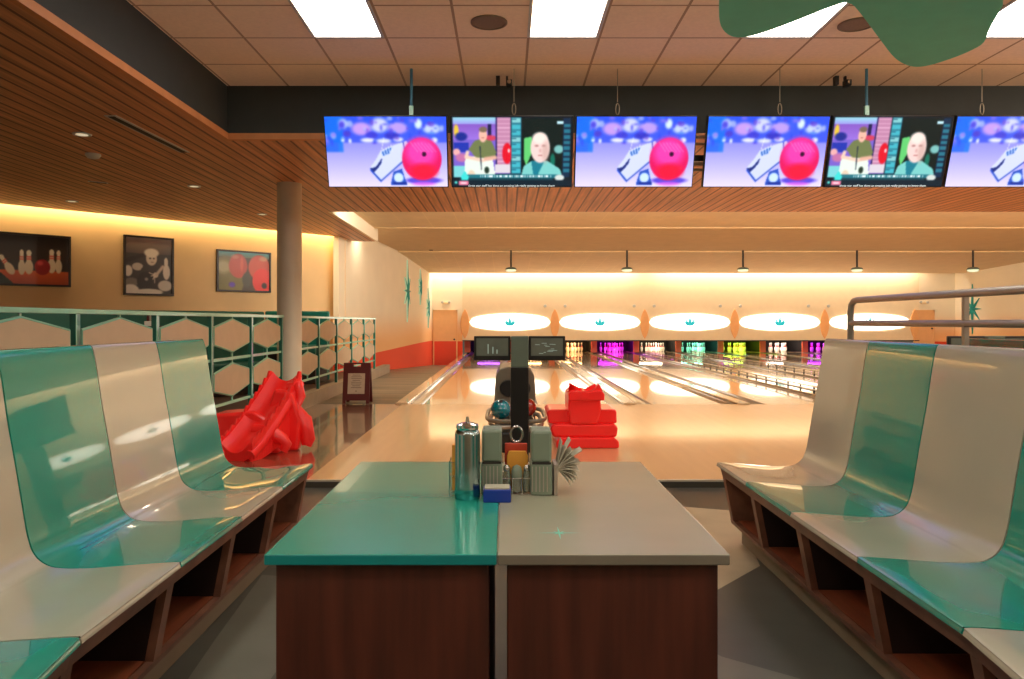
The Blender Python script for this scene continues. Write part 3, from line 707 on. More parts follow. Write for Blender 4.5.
# wood ceiling fixtures
def at_wood(x, y): Y = (ZW-CAMZ)*F/(CY-y); return ((x-CX)*Y/F, Y, ZW)
for x, y, lab in ((82,134,'recessed downlight in the wood ceiling nearest the smoke detector'),(194,186,'recessed downlight in the wood ceiling over the middle picture'),(262,214,'recessed downlight in the wood ceiling beside the column'),(72,201,'recessed downlight in the wood ceiling above the left picture')):
    r = empty('downlight', at_wood(x, y), lab, 'ceiling light', 'downlights in the wood ceiling')
    bm = new(); lathe(bm, [(.06,-.008),(.085,-.012),(.09,-.001)], n=24); link('trim_ring', bm, M['light_frame'], r)
    bm = new(); lathe(bm, [(0,-.009),(.058,-.009),(.058,-.002)], n=20); link('lens', bm, mat('lens', (240,225,190), .3, emit=.6), r)
r = empty('smoke_detector', at_wood(93,154), 'round pale smoke detector under the wood ceiling', 'smoke detector')
bm = new(); lathe(bm, [(.08,-.001),(.08,-.02),(.06,-.045),(.02,-.055),(0,-.055)], n=24); link('body', bm, M['light_frame'], r, smooth=40)
for (xa, ya, xb, yb, w, lab) in ((110,115,185,152,.055,'long slot air diffuser in the wood ceiling near its edge'),(88,181,108,183,.03,'short dark slot in the wood ceiling'),):
    a = Vector(at_wood(xa,ya)); b_ = Vector(at_wood(xb,yb)); c = (a+b_)/2; d = (b_-a)
    r = empty('slot_diffuser', c, lab, 'air vent', rz=math.atan2(d.y, d.x)); L = d.length/2
    bm = new(); box(bm, -L,L,-w,w,-.008,-.001); link('frame', bm, M['light_frame'], r)
    bm = new(); box(bm, -L+.02,L-.02,-w*.55,w*.55,-.012,-.0085); link('slot', bm, M['dark'], r)

def catmull2(pts, n=4):
    out = []; N = len(pts)
    for i in range(N):
        p0, p1, p2, p3 = [np.array(pts[(i+k)%N], float) for k in (-1,0,1,2)]
        for k in range(n):
            t = k/n; out.append(tuple(.5*((2*p1)+(-p0+p2)*t+(2*p0-5*p1+4*p2-p3)*t*t+(-p0+3*p1-3*p2+p3)*t**3)))
    return out
# hanging rounded star clouds
def hanging_star(tips, z, th, label, ctr, vr):
    """tips: list of (angle, radius); rounded outline"""
    n = len(tips); raw = []
    for i, (a, R) in enumerate(tips):
        a2 = tips[(i+1)%n][0]+(2*math.pi if i == n-1 else 0); raw.append((a, R, 1)); raw.append(((a+a2)/2, vr, 0))
    pts = [Vector((R*math.cos(a), R*math.sin(a))) for a, R, _ in raw]; out = []
    N = len(pts)
    for i in range(N):
        p0, p1, p2 = pts[i-1], pts[i], pts[(i+1)%N]
        k = .22 if raw[i][2] else .10
        e0 = p1+(p0-p1)*k; e2 = p1+(p2-p1)*k
        for s_ in range(9):
            t = s_/8; out.append(e0*(1-t)**2+p1*2*t*(1-t)+e2*t*t)
    bm = new(); prism(bm, [(v.x, v.y) for v in out], lambda a, b, d: (a, b, d), 0, th)
    r = empty('hanging_star', (ctr[0], ctr[1], z), label, 'ceiling decoration', 'green hanging stars')
    link('star_panel', bm, M['cloud_teal'], r, smooth=40)
    for s_ in (0, 2.1, 4.2):
        bm = new(); tube(bm, [(.5*math.cos(s_),.5*math.sin(s_),th),(.5*math.cos(s_),.5*math.sin(s_),ZT-z-.002)], .004, 6); link('wire', bm, M['cable'], r)
Hs = 1.75
def tipat(x, y, c):
    Y = Hs*F/(CY-y); p = Vector(((x-CX)*Y/F, Y))-Vector(c); return (math.atan2(p.y, p.x), p.length)
opx = [(723,-30),(719,5),(721,26),(731,36),(746,37),(768,31),(800,19),(833,6),(849,3),(861,14),(879,38),(895,58),(910,66),(926,66),(950,59),(972,50),(984,42),(990,28),(1003,5),(1018,-25)]
c1 = (2.1,2.6)
opt = [(((x-CX)*(Hs*F/(CY-y))/F)-c1[0], Hs*F/(CY-y)-c1[1]) for x, y in opx]
opt += [(1.15,.75),(1.45,.4),(1.4,.05),(.95,-.3),(.95,-.9),(.75,-1.3),(.35,-1.35),(.05,-.9),(-.45,-1.15),(-.9,-1.2),(-1.15,-.9),(-.95,-.3),(-1.35,.15),(-1.4,.55),(-1.2,.8)]
sm = catmull2(opt)
bm = new(); prism(bm, sm, lambda a, b, d: (a, b, d), 0, .17)
r = empty('hanging_star', (c1[0], c1[1], CAMZ+Hs), 'large rounded green star hanging under the ceiling, upper right', 'ceiling decoration', 'green hanging stars')
link('star_panel', bm, M['cloud_teal'], r, smooth=40)
for s_ in (0, 2.1, 4.2):
    bm = new(); tube(bm, [(.5*math.cos(s_),.5*math.sin(s_),.17),(.5*math.cos(s_),.5*math.sin(s_),ZT-CAMZ-Hs-.002)], .004, 6); link('wire', bm, M['cable'], r)
c2 = (-2.1,2.9); ta = tipat(128, 3, c2)
tips = sorted([ta]+[(ta[0]-1.2566*k, 1.15) for k in range(1, 5)], key=lambda q: q[0])
hanging_star(tips, CAMZ+Hs+.0, .15, 'green rounded star whose tip shows at the top left', c2, .55)

# pendant projectors over the lanes
for i, x in enumerate((511,627,743,857,973)):
    q = P(x, 251, 22.5); r = empty('pendant_fixture', (q.x, 22.5, 3.39), 'small round pendant on a dark rod over the lanes, %s from the left' % ords[i], 'pendant light', 'pendants over the lanes')
    bm = new(); tube(bm, [(0,0,.02),(0,0,-.5)], .028, 10); link('rod', bm, M['dark'], r)
    bm = new(); lathe(bm, [(.05,-.49),(.13,-.51),(.17,-.55),(.165,-.57)], n=24); link('shade', bm, M['pillar_grey'], r, smooth=40)
    bm = new(); lathe(bm, [(.155,-.571),(.14,-.62),(.08,-.64),(0,-.64)], n=24); link('diffuser', bm, mat('pendant_glow', (225,240,205), .4, emit=.7), r, smooth=40)
r = empty('dome_camera', P(431,249,22.4), 'tiny black dome on the lane ceiling near the left wall', 'camera')
bm = new(); lathe(bm, [(0,-.06),(.06,-.045),(.08,0),(.08,.03)], n=16); link('dome', bm, M['black'], r, smooth=40)

# ================================================================ hanging screens
TVW, TVH = 1.23, .70; YT, YB = 7.2, 7.42
bowl = paint_bowling(); news = paint_news()
pos = [(323,447,'b'),(450,574,'n'),(576,698,'b'),(708,831,'b'),(833,955,'n'),(957,1081,'b')]
tv_lab = ['flat screen showing pink ball and shoe, leftmost of the row','flat screen showing two men in a broadcast, second from the left','flat screen showing pink ball and shoe, third from the left just right of centre','flat screen showing pink ball and shoe, fourth from left after the gap','flat screen showing two men in a broadcast, right half of the row','flat screen showing pink ball and shoe, cut by the right picture edge']
zt = CAMZ-(115.5-CY)*YT/F; zb = CAMZ-(187.5-CY)*YB/F; tilt = math.atan2(YB-YT, zt-zb); hgt = math.hypot(YB-YT, zt-zb)
for i, (x0, x1, kd) in enumerate(pos):
    xc = ((x0+x1)/2-CX)*YT/F; w = (x1-x0)*YT/F
    r = empty('hanging_screen', (xc, (YT+YB)/2, (zt+zb)/2), tv_lab[i], 'television', 'screens hanging above the lanes')
    r.rotation_euler = (tilt, 0, 0)   # top leans toward the viewer
    bm = new(); box(bm, -w/2,w/2,0,.05,-hgt/2,hgt/2); link('casing', bm, M['black'], r, bevel=.006)
    bm = new(); box(bm, -w*.3,w*.3,.051,.09,-hgt*.3,hgt*.3); link('rear_housing', bm, M['black'], r, bevel=.01)
    sc = paint_mesh('screen', bowl if kd == 'b' else news, w-.02, hgt-.02, M['tv'], r, lambda a, b: (a, -.003, b))
    if kd == 'n':
        for txt, sx, sz, size in (("CREW OF RETIRED BOWLERS BACK ON A NEW TEAM", -.38, -.275, .03),) if False else ():
            pass
def make_text(name, body, size, m, parent, loc, rot=(math.pi/2,0,0), align='LEFT'):
    cu = bpy.data.curves.new(name, 'FONT'); cu.body = body; cu.size = size; cu.align_x = align; cu.extrude = .0004
    t = bpy.data.objects.new(name, cu); COL.objects.link(t); bpy.context.view_layer.update()
    me = bpy.data.meshes.new_from_object(t.evaluated_get(bpy.context.evaluated_depsgraph_get())); bpy.data.objects.remove(t)
    me.materials.clear(); me.materials.append(m); o = bpy.data.objects.new(name, me); COL.objects.link(o); o.parent = parent; o.location = loc; o.rotation_euler = rot
    return o
M['screen_text'] = mat('screen_text', (210,225,230), .4, emit=.8)
for r in [o for o in list(COL.objects) if o.name.startswith('hanging_screen') and 'broadcast' in o.get('label', '')]:
    make_text('ticker_text', 'three star staff has done an amazing job really getting to know them', .031, M['screen_text'], r, (-.43, -.006, -.335))
# hangers
for x, blue, lab in ((411,1,'blue pole holding the leftmost screen'),(514,0,'thin steel cable holding the second screen'),(618,0,'thin steel cable holding the third screen'),(781,0,'thin steel cable holding the fourth screen'),(868,1,'blue pole holding the fifth screen'),(984,0,'thin steel cable holding the rightmost screen')):
    X = (x-CX)*7.2/F; Yh = 7.2 + .03
    zt_ = zt+.0
    if blue:
        ytop = 52 if x == 411 else 66
        r = empty('screen_hanger', (X, Yh, ZT), lab, 'hanger', 'screen hangers'); bm = new(); tube(bm, [(0,0,0),(0,0,zt_-ZT+.01)], .014, 8); link('pole', bm, M['blue_pole'], r)
        bm = new(); box(bm, -.02,.02,-.015,.015,zt_-ZT+.01,zt_-ZT+.1); link('clamp', bm, M['rail_light'], r)
    else:
        r = empty('screen_hanger', (X, Yh, ZT), lab, 'hanger', 'screen hangers'); bm = new(); tube(bm, [(0,0,0),(0,0,zt_-ZT+.14)], .004, 6); link('cable', bm, M['cable'], r)
        bm = new(); ring = [(0+.018*math.cos(a), 0, zt_-ZT+.07+.055*math.sin(a)) for a in np.linspace(0, 2*math.pi, 13)[:-1]]; tube(bm, ring, .005, 6, closed=True); link('hook', bm, M['cable'], r)
for x, lab in ((503,'small black camera bracket under the ceiling above the second screen'), (841,'small black camera bracket under the ceiling above the fifth screen')):
    Y = 7.45; X = (x-CX)*Y/F; r = empty('camera_bracket', (X, Y, ZT), lab, 'camera', 'camera brackets')
    bm = new(); box(bm, -.07,-.03,-.03,.03,-.09,-.001); box(bm, .03,.09,-.04,.04,-.1,-.04); box(bm, .03,.05,-.02,.02,-.04,-.001); link('body', bm, M['black'], r, bevel=.005)
    bm = new(); lathe(bm, [(.02,-.06),(.02,-.04)], (.06,0,-.07), 12, 0, 'y'); link('lens', bm, M['chrome'], r)
# support tubes between screen three and four
r = empty('screen_crossbar', ((703-CX)*7.5/F, 7.55, 2.9), 'steel crossbars bridging the gap between third and fourth screens', 'bracket')
bm = new()
for z in (.21, .14): tube(bm, [(-.35,0,z),(.35,0,z)], .016, 8)
tube(bm, [(-.35,0,-.06),(.35,0,-.06)], .02, 8); tube(bm, [(-.35,0,-.12),(.35,0,-.12)], .016, 8)
for xx in (-.2, .2): box(bm, xx-.02,xx+.02,.0,.199,.15,.20)
link('bars', bm, M['steel'], r)
bm = new(); box(bm, -.35,.35,.0,.03,-.03,.03); link('black_bar', bm, M['black'], r)

# ================================================================ settees
def catmull(pts, n=6):
    out = []; P_ = [pts[0]]+list(pts)+[pts[-1]]
    for i in range(1, len(P_)-2):
        p0, p1, p2, p3 = [np.array(q, float) for q in P_[i-1:i+3]]
        for k in range(n):
            t = k/n; out.append(tuple(.5*((2*p1)+(-p0+p2)*t+(2*p0-5*p1+4*p2-p3)*t*t+(-p0+3*p1-3*p2+p3)*t**3)))
    out.append(tuple(pts[-1])); return out
PROF = catmull([(.0,.400),(.004,.413),(.02,.42),(.15,.412),(.30,.40),(.40,.398),(.462,.408),(.508,.445),(.532,.51),(.548,.60),(.575,.76),(.60,.90),(.622,1.05),(.638,1.13),(.652,1.152),(.675,1.150)], 4)
def offset_profile(pr, d):
    out = []
    for i, p in enumerate(pr):
        a = np.array(pr[max(0, i-1)]); b = np.array(pr[min(len(pr)-1, i+1)]); t = b-a; t = t/np.linalg.norm(t); n = np.array([t[1], -t[0]])
        out.append((p[0]+n[0]*d, p[1]+n[1]*d))
    return out
def settee(name, label, base, side, stations, colours, group):
    """stations: (front x, y, angle) nearest last; side +1: back toward +x"""
    root = empty(name, base, label, 'bench', group); bx, by, bz = base
    def S(i, u, z, along=0.0):
        x, y, a = stations[i]; return Vector((x+side*math.cos(a)*u-bx, y+math.sin(a)*u-by+along, z-bz))
    pr = PROF; under = offset_profile(pr, .022)
    for i in range(len(stations)-1):
        bm = new(); NS = 7; rings = []
        for k in range(NS):
            t = k/(NS-1); e = .004
            ring = []
            crown = (1-(2*t-1)**4)*.006
            for (pp, sgn) in ((pr, 1), (under[::-1], 0)):
                for u, z in pp:
                    a = S(i, u, z); b = S(i+1, u, z); L = (b-a).length
                    tt = e/L+(1-2*e/L)*t; v = a.lerp(b, tt); v.z += crown*sgn*(1 if .03 < u < .45 else 0)
                    ring.append(bm.verts.new(v))
            rings.append(ring)
        n = len(rings[0])
        for k in range(NS-1):
            for j in range(n): bm.faces.new((rings[k][j], rings[k][(j+1)%n], rings[k+1][(j+1)%n], rings[k+1][j]))
        m_ = len(pr)
        for rg in (rings[0], rings[-1]):
            for j in range(m_-1): bm.faces.new((rg[j], rg[j+1], rg[n-2-j], rg[n-1-j]))
        link('seat_shell', bm, M['teal'] if colours[i] == 't' else M['shell'], root, smooth=50, bevel=.005, seg=3)
    N = len(stations)
    uf = lambda z: .03+(.375-z)/(.375-.06)*.06    # slanted front
    def slab(bm, i, j, u0, u1, u0b, u1b, z0, z1, mi=0):
        hexa(bm, [S(i,u0b,z0),S(i,u1b,z0),S(j,u1b,z0),S(j,u0b,z0),S(i,u0,z1),S(i,u1,z1),S(j,u1,z1),S(j,u0,z1)], mi)
    bm = new()
    for i in range(N-1):
        slab(bm, i, i+1, uf(.388)-.004, uf(.388)+.03, uf(.335), uf(.335)+.03, .335, .388)
        slab(bm, i, i+1, uf(.10), uf(.10)+.03, uf(.06), uf(.06)+.03, .06, .085)
    for i in range(N):
        a = stations[i][2]
        def qq(u, z, s): return S(i, u, z)+Vector((-math.sin(a)*side, math.cos(a), 0))*s
        s0, s1 = (-.05, 0) if i == 0 else (-.026, .026)
        hexa(bm, [qq(uf(.085),.0855,s0),qq(uf(.085)+.03,.0855,s0),qq(uf(.085)+.03,.0855,s1),qq(uf(.085),.0855,s1),qq(uf(.335),.3345,s0),qq(uf(.335)+.03,.3345,s0),qq(uf(.335)+.03,.3345,s1),qq(uf(.335),.3345,s1)])
    link('front_frame', bm, M['walnut'], root)
    bm = new()
    for i in range(N-1): slab(bm, i, i+1, uf(.085)+.031, .52, uf(.06)+.031, .52, .062, .086)
    link('cubby_shelf', bm, M['cubby'], root)
    bm = new()
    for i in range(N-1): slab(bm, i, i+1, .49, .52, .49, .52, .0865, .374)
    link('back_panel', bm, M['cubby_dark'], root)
    for i in range(N):
        x, y, a = stations[i]; bm = new(); w = .022
        w0 = 0 if i == 0 else w
        def q(u, z, s): 
            p = S(i, u, z); return p+Vector((-math.sin(a)*side, math.cos(a), 0))*s
        zs = (.0862, .334); s0, s1 = (-2*w, 0) if i == 0 else (-w, w)
        hexa(bm, [q(uf(.085)+.031,zs[0],s0),q(.488,zs[0],s0),q(.488,zs[0],s1),q(uf(.085)+.031,zs[0],s1),q(uf(.335)+.031,zs[1],s0),q(.488,zs[1],s0),q(.488,zs[1],s1),q(uf(.335)+.031,zs[1],s1)])
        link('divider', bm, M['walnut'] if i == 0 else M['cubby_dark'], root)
    bm = new()
    for i in range(N-1): slab(bm, i, i+1, .15, .46, .15, .46, FZ, .059)
    link('plinth', bm, M['plinth'], root)
    # steel back posts carrying the tall shells
    bm = new()
    for i in range(N): 
        p = S(i, .55, 0); q1 = S(i, .60, .45); q2 = S(i, .68, 1.0)
        al = Vector((0, -.03 if i == 0 else 0, 0))
        for aa, bb in ((S(i,.53,.375),S(i,.60,.42)),(S(i,.60,.42),S(i,.675,1.05))): tube(bm, [aa+al, bb+al], .012, 6)
    link('back_support', bm, M['steel'], root)
    return root
R = math.radians
settee('settee', 'right-hand bench of moulded white and teal seats over wooden cubbies', (1.24,4.42,FZ), 1,
    [(1.245,4.44,0),(1.243,3.90,0),(1.241,3.28,0),(1.240,2.654,0),(1.24,2.04,0),(1.165,1.47,R(-14)),(.98,.95,R(-27)),(.72,.5,R(-38))], 'wtwtwtw', 'moulded benches')
settee('settee', 'left-hand bench of moulded teal and white seats over wooden cubbies', (-1.13,4.38,FZ), -1,
    [(-1.130,4.40,0),(-1.128,3.796,0),(-1.126,3.204,0),(-1.124,2.597,0),(-1.12,1.978,0),(-1.045,1.41,R(-14)),(-.86,.9,R(-27)),(-.6,.45,R(-38))], 'twtwtwt', 'moulded benches')
settee('settee', 'neighbouring bench seen only as a top edge behind the right handrail', (3.42,4.5,FZ), -1,
    [(3.42,4.52,0),(3.42,3.9,0),(3.42,3.28,0),(3.42,2.66,0),(3.42,2.04,0),(3.42,1.42,0)], 'twtwt', 'moulded benches')

# steel handrail behind right bench
X = 2.32; zt1 = CAMZ+.145; zm = CAMZ-.008
r = empty('handrail', (X, 5.05, FZ), 'brushed steel handrail standing behind the right bench', 'handrail')
def hp(y, z): return (0, y-5.05, z-FZ)
bm = new(); tube(bm, [hp(5.05,FZ+.001),hp(5.05,zt1-.08),hp(5.035,zt1-.03),hp(5.0,zt1-.006),hp(4.95,zt1),hp(.5,zt1),hp(.5,FZ+.001)], .021, 12); link('top_rail', bm, M['steel'], r, smooth=50)
bm = new(); tube(bm, [hp(5.03,zm),hp(.52,zm)], .019, 12); link('mid_rail', bm, M['steel'], r, smooth=50)
bm = new(); box(bm, -.012,.012,3.775-5.05,3.80-5.05,.0085,zt1-FZ-.02); link('post', bm, M['steel'], r)
bm = new(); box(bm, -.06,.06,3.73-5.05,3.85-5.05,0,.008); link('base_plate', bm, M['steel'], r)

# ================================================================ tables
ZTB = CAMZ-.51
def table(x0, x1, bx0, bx1, mt, me_, label, cat='table'):
    r = empty('pedestal_table', ((x0+x1)/2, 2.19, FZ), label, cat, 'pair of joined tables'); ox = (x0+x1)/2; oy = 2.19
    bm = new(); th = .024
    pts = [(x0,1.644),(x1,1.644),(x1,2.74),(x0,2.74)]
    box(bm, x0-ox,x1-ox,1.644-oy,2.74-oy,ZTB-th-FZ,ZTB-FZ)
    for f in bm.faces:
        if abs(f.normal.z) < .5: pass
    bm.faces.ensure_lookup_table(); bmesh.ops.recalc_face_normals(bm, faces=bm.faces)
    for f in bm.faces: f.material_index = 0 if f.normal.z > .5 else 1
    link('tabletop', bm, [mt, me_], r, bevel=.003)
    bm = new(); box(bm, bx0-ox,bx1-ox,1.69-oy,2.66-oy,.0,ZTB-th-FZ-.001); link('cabinet_base', bm, M['cab'], r, bevel=.003)
    return r
table(-.531,-.0205, -.519,-.038, M['table_teal'], M['teal_edge'], 'teal-topped half of the table with dark wood base')
rt = table(-.0185,.4915, .003,.478, M['table_grey'], M['grey_edge'], 'grey-topped half of the table with small teal star inlay')
Y = .51*F/(533-CY); sx = (559-CX)*Y/F
bm = new(); fn = lambda a, b, d: (a, b, d)
starburst(bm, (sx-(.4915-.0185)/2, Y-2.19), .055, [1,.36,1,.36,1,.36,1,.36], fn, ZTB-FZ+.0003, .0006)
link('star_inlay', bm, mat('star_inlay', (70,176,150), .4), rt)

# ================================================================ things on the table
# tumbler
Yc = 2.17; q = P(467.5,498,Yc)
r = empty('metal_tumbler', (q.x, Yc, ZTB), 'tall shiny blue-green metal canister left of the condiment rack', 'canister')
bm = new(); lathe(bm, [(.031,.0),(.0355,.004),(.0365,.03),(.0365,.185),(.0345,.195),(.030,.2)], n=32); link('body', bm, M['can_metal'], r, smooth=40)
bm = new(); lathe(bm, [(.036,.0015),(.0372,.006),(.0372,.026),(.0368,.03)], n=32); link('base_band', bm, mat('teal_band', (60,160,160), .2, metal=.8), r, smooth=40)
bm = new(); lathe(bm, [(.031,.2005),(.0335,.205),(.032,.214),(.020,.219),(.006,.221),(.004,.236),(0,.237)], n=32); link('lid', bm, M['chrome'], r, smooth=40)
# napkin blocks in wire-sided holder
def napkin_block(x0, x1, yt, yb, Y, label):
    a = P(x0,yb,Y); b = P(x1,yt,Y); w = b.x-a.x; h = b.z-ZTB; d = .11
    r = empty('napkin_dispenser', ((a.x+b.x)/2, Y+d/2, ZTB), label, 'napkin dispenser', 'napkin dispensers beside the rack')
    bm = new(); box(bm, -w/2,w/2,-d/2,d/2,0,h*.5); link('lower_case', bm, M['napkin_grey'], r, bevel=.006)
    bm = new(); box(bm, -w/2+.002,w/2-.002,-d/2+.002,d/2-.002,h*.5+.002,h); link('upper_case', bm, M['napkin_grey'], r, bevel=.008)
    bm = new(); box(bm, -w/2+.004,w/2-.004,-d/2-.001,-d/2+.003,h*.485,h*.515); link('slot', bm, M['dark'], r)
    for k in range(5):
        bm = new(); box(bm, -w/2+.004+k*(w-.01)/5,-w/2+.007+k*(w-.01)/5,-d/2-.0015,-d/2+.001,.012,h*.45); link('rib', bm, M['steel'], r)
    return r
napkin_block(481,502.5,430,492,2.2,'grey napkin dispenser between the canister and condiment rack')
napkin_block(530.5,552.5,431,495,2.2,'grey napkin dispenser right of the rack beside the fanned napkins')
# condiment rack
q = P(517,0,2.2)
r = empty('condiment_rack', (q.x, 2.25, ZTB), 'wire condiment rack with loop handle in the table middle', 'rack')
bm = new()
for z in (.004, .05):
    tube(bm, [(-.043,-.045,z),(.043,-.045,z),(.043,.05,z),(-.043,.05,z)], .0022, 6, closed=True)
for x in (-.043,-.014,.014,.043):
    for y in (-.045,.05): tube(bm, [(x,y,.004),(x,y,.05)], .0018, 6)
for x in (-.02,.0,.02): tube(bm, [(x,-.045,.004),(x,.05,.004)], .0018, 6)
link('basket', bm, M['chrome'], r)
bm = new(); tube(bm, [(0,.052,.004),(0,.052,.14)], .003, 8)
loop = [(.018*math.cos(a), .052, .166+.024*math.sin(a)) for a in np.linspace(-math.pi/2, 1.5*math.pi, 21)[:-1]]
tube(bm, [(0,.052,.135),(0,.052,.142)], .003, 8); tube(bm, loop, .0035, 8, closed=True); link('handle', bm, M['chrome'], r, smooth=50)
def onrack(name, bmf, m, dx, dy, label, cat, z=.0065):
    bm = new(); bmf(bm); o = link(name, bm, m, bevel=.002); o.location = (r.location.x+dx, r.location.y+dy, ZTB+z); tag(o, label, cat); return o
onrack('sauce_packet', lambda bm: box(bm, -.034,.034,-.006,.006,0,.135), M['orange_red'], -.002,.033,'red packet standing at the back of the rack','packet')
onrack('sweetener_packet', lambda bm: prism(bm, [(-.032,0),(.032,0),(.032,.10),(.026,.115),(-.026,.115),(-.032,.10)], lambda a,b,d:(a,d,b), -.006,.006), M['yellow'], .002,.012,'yellow-orange packet standing in front of the red one','packet')
for dx, lab in ((-.03,'glass salt shaker on the left of the rack'),(.03,'glass pepper shaker on the right of the rack')):
    s = empty('shaker', (r.location.x+dx*1.0, r.location.y-.022, ZTB+.0065), lab, 'shaker')
    bm = new(); lathe(bm, [(.011,0),(.0125,.005),(.0115,.05),(.009,.062)], n=16); link('glass', bm, M['glass_jar'], s, smooth=50)
    bm = new(); lathe(bm, [(.0095,.0625),(.0105,.064),(.0105,.074),(.005,.08),(0,.081)], n=16); link('cap', bm, M['chrome'], s, smooth=50)
s = empty('sauce_cup', (r.location.x, r.location.y-.02, ZTB+.0065), 'small green-grey dome pot at the front of the rack', 'pot')
bm = new(); lathe(bm, [(.013,0),(.0155,.01),(.0155,.04)], n=20); link('cup', bm, M['glass_jar'], s, smooth=50)
bm = new(); lathe(bm, [(.016,.0405),(.0162,.06),(.012,.074),(0,.08)], n=20); link('lid', bm, M['napkin_grey'], s, smooth=50)
# blue packet box
q0 = P(483,0,2.1); q1 = P(511,0,2.1)
r = empty('blue_box', ((q0.x+q1.x)/2, 2.145, ZTB), 'small blue box lying before the rack', 'box')
bm = new(); w = (q1.x-q0.x)/2; box(bm, -w,w,-.03,.03,0,.037); link('carton', bm, M['blue_card'], r, bevel=.003)
bm = new(); box(bm, -w+.004,w-.004,-.026,.026,.0373,.041); link('packets', bm, M['napkin'], r)
# fanned napkins
q = P(553,0,2.2); r = empty('napkin_fan', (q.x, 2.25, ZTB), 'fan of pale folded paper napkins spilling to the right', 'napkins')
bm = new(); box(bm, .003,.014,-.05,.05,0,.09); link('holder', bm, M['steel'], r)
rs = random.Random(4)
for k in range(15):
    a = R(80-k*9.3+rs.uniform(-3,3)); L = (.095 if k in (0,2,5) else .078)-.001*k+rs.uniform(-.012,.008); c, s_ = math.cos(a), math.sin(a)
    ox, oz = .012, .075
    if oz+L*s_ < .006: L = max(.03, (oz-.008)/max(.01, -s_))
    y0 = -.035+rs.uniform(-.008,.008); y1 = .045; bm = new()
    t = .0016; nx, nz = -s_*t, c*t
    pt = [(ox,oz),(ox+c*L*.6, oz+s_*L*.6+.002),(ox+c*L, oz+s_*L-.002)]
    for (p0, p1) in zip(pt[:-1], pt[1:]):
        hexa(bm, [(p0[0],y0,p0[1]),(p1[0],y0,p1[1]),(p1[0],y1,p1[1]),(p0[0],y1,p0[1]),(p0[0]+nx,y0,p0[1]+nz),(p1[0]+nx,y0,p1[1]+nz),(p1[0]+nx,y1,p1[1]+nz),(p0[0]+nx,y1,p0[1]+nz)])
    link('napkin', bm, M['napkin'], r)
# small wire rack with amber bottle behind the canister
q = P(453,0,2.25); r = empty('menu_clip', (q.x, 2.27, ZTB), 'thin wire stand peeking out left of the canister', 'stand')
bm = new()
for z in (.004,.05,.09): tube(bm, [(-.01,-.03,z),(.02,-.03,z),(.02,.03,z),(-.01,.03,z)], .0018, 6, closed=True)
for x, y in ((-.01,-.03),(.02,-.03),(.02,.03),(-.01,.03)): tube(bm, [(x,y,0),(x,y,.095)], .0018, 6)
link('wire', bm, M['chrome'], r)
bm = new(); box(bm, -.003,.012,-.02,.02,.006,.14); link('card', bm, M['yellow'], r)

# ================================================================ ball return
def console(x, y, label, detail=True):
    r = empty('score_console', (x, y, FZ), label, 'scoring console', 'twin-screen consoles')
    zt_ = 1.147-FZ; zb_ = CAMZ-(367-CY)*y/F-FZ
    bm = new(); box(bm, -.064,.064,-.03,.05,zb_,zt_); link('head', bm, M['pillar_grey'], r, bevel=.006)
    bm = new(); box(bm, -.066,.066,-.03,.05,.02,zb_-.001); link('pillar', bm, M['black'], r, bevel=.006)
    bm = new(); box(bm, -.16,.16,-.13,.15,0,.019); link('foot', bm, M['black'], r, bevel=.006)
    for s_ in (-1, 1):
        bm = new(); x0, x1 = sorted((s_*.066, s_*.335)); zb2 = CAMZ-(360.5-CY)*y/F-FZ
        box(bm, x0,x1,0,.03,zb2,zt_); m_ = link('monitor', bm, M['black'], r, bevel=.006)
        bm = new(); box(bm, x0+.018,x1-.018,-.003,-.001,zb2+.035,zt_-.016); link('display', bm, M['screen_dark'], m_)
        bm = new(); rs = random.Random(5+s_)
        if s_ < 0:
            for k, xx in enumerate((-.235,-.2,-.17)): box(bm, xx,xx+.008,-.005,-.0035,zb2+.05,zb2+.05+(.07,.05,.03)[k])
        else:
            for k in range(14):
                xx = x0+.03+rs.random()*.18; zz = zb2+.05+rs.random()*.08; box(bm, xx,xx+rs.uniform(.01,.04),-.005,-.0035,zz,zz+.004)
        link('score_graphics', bm, M['screen_line'], m_)
console(.10, 5.5, 'black pillar with twin score monitors in front of the ball return')
console(3.58, 5.5, 'neighbouring twin score monitors peeking over the right bench')
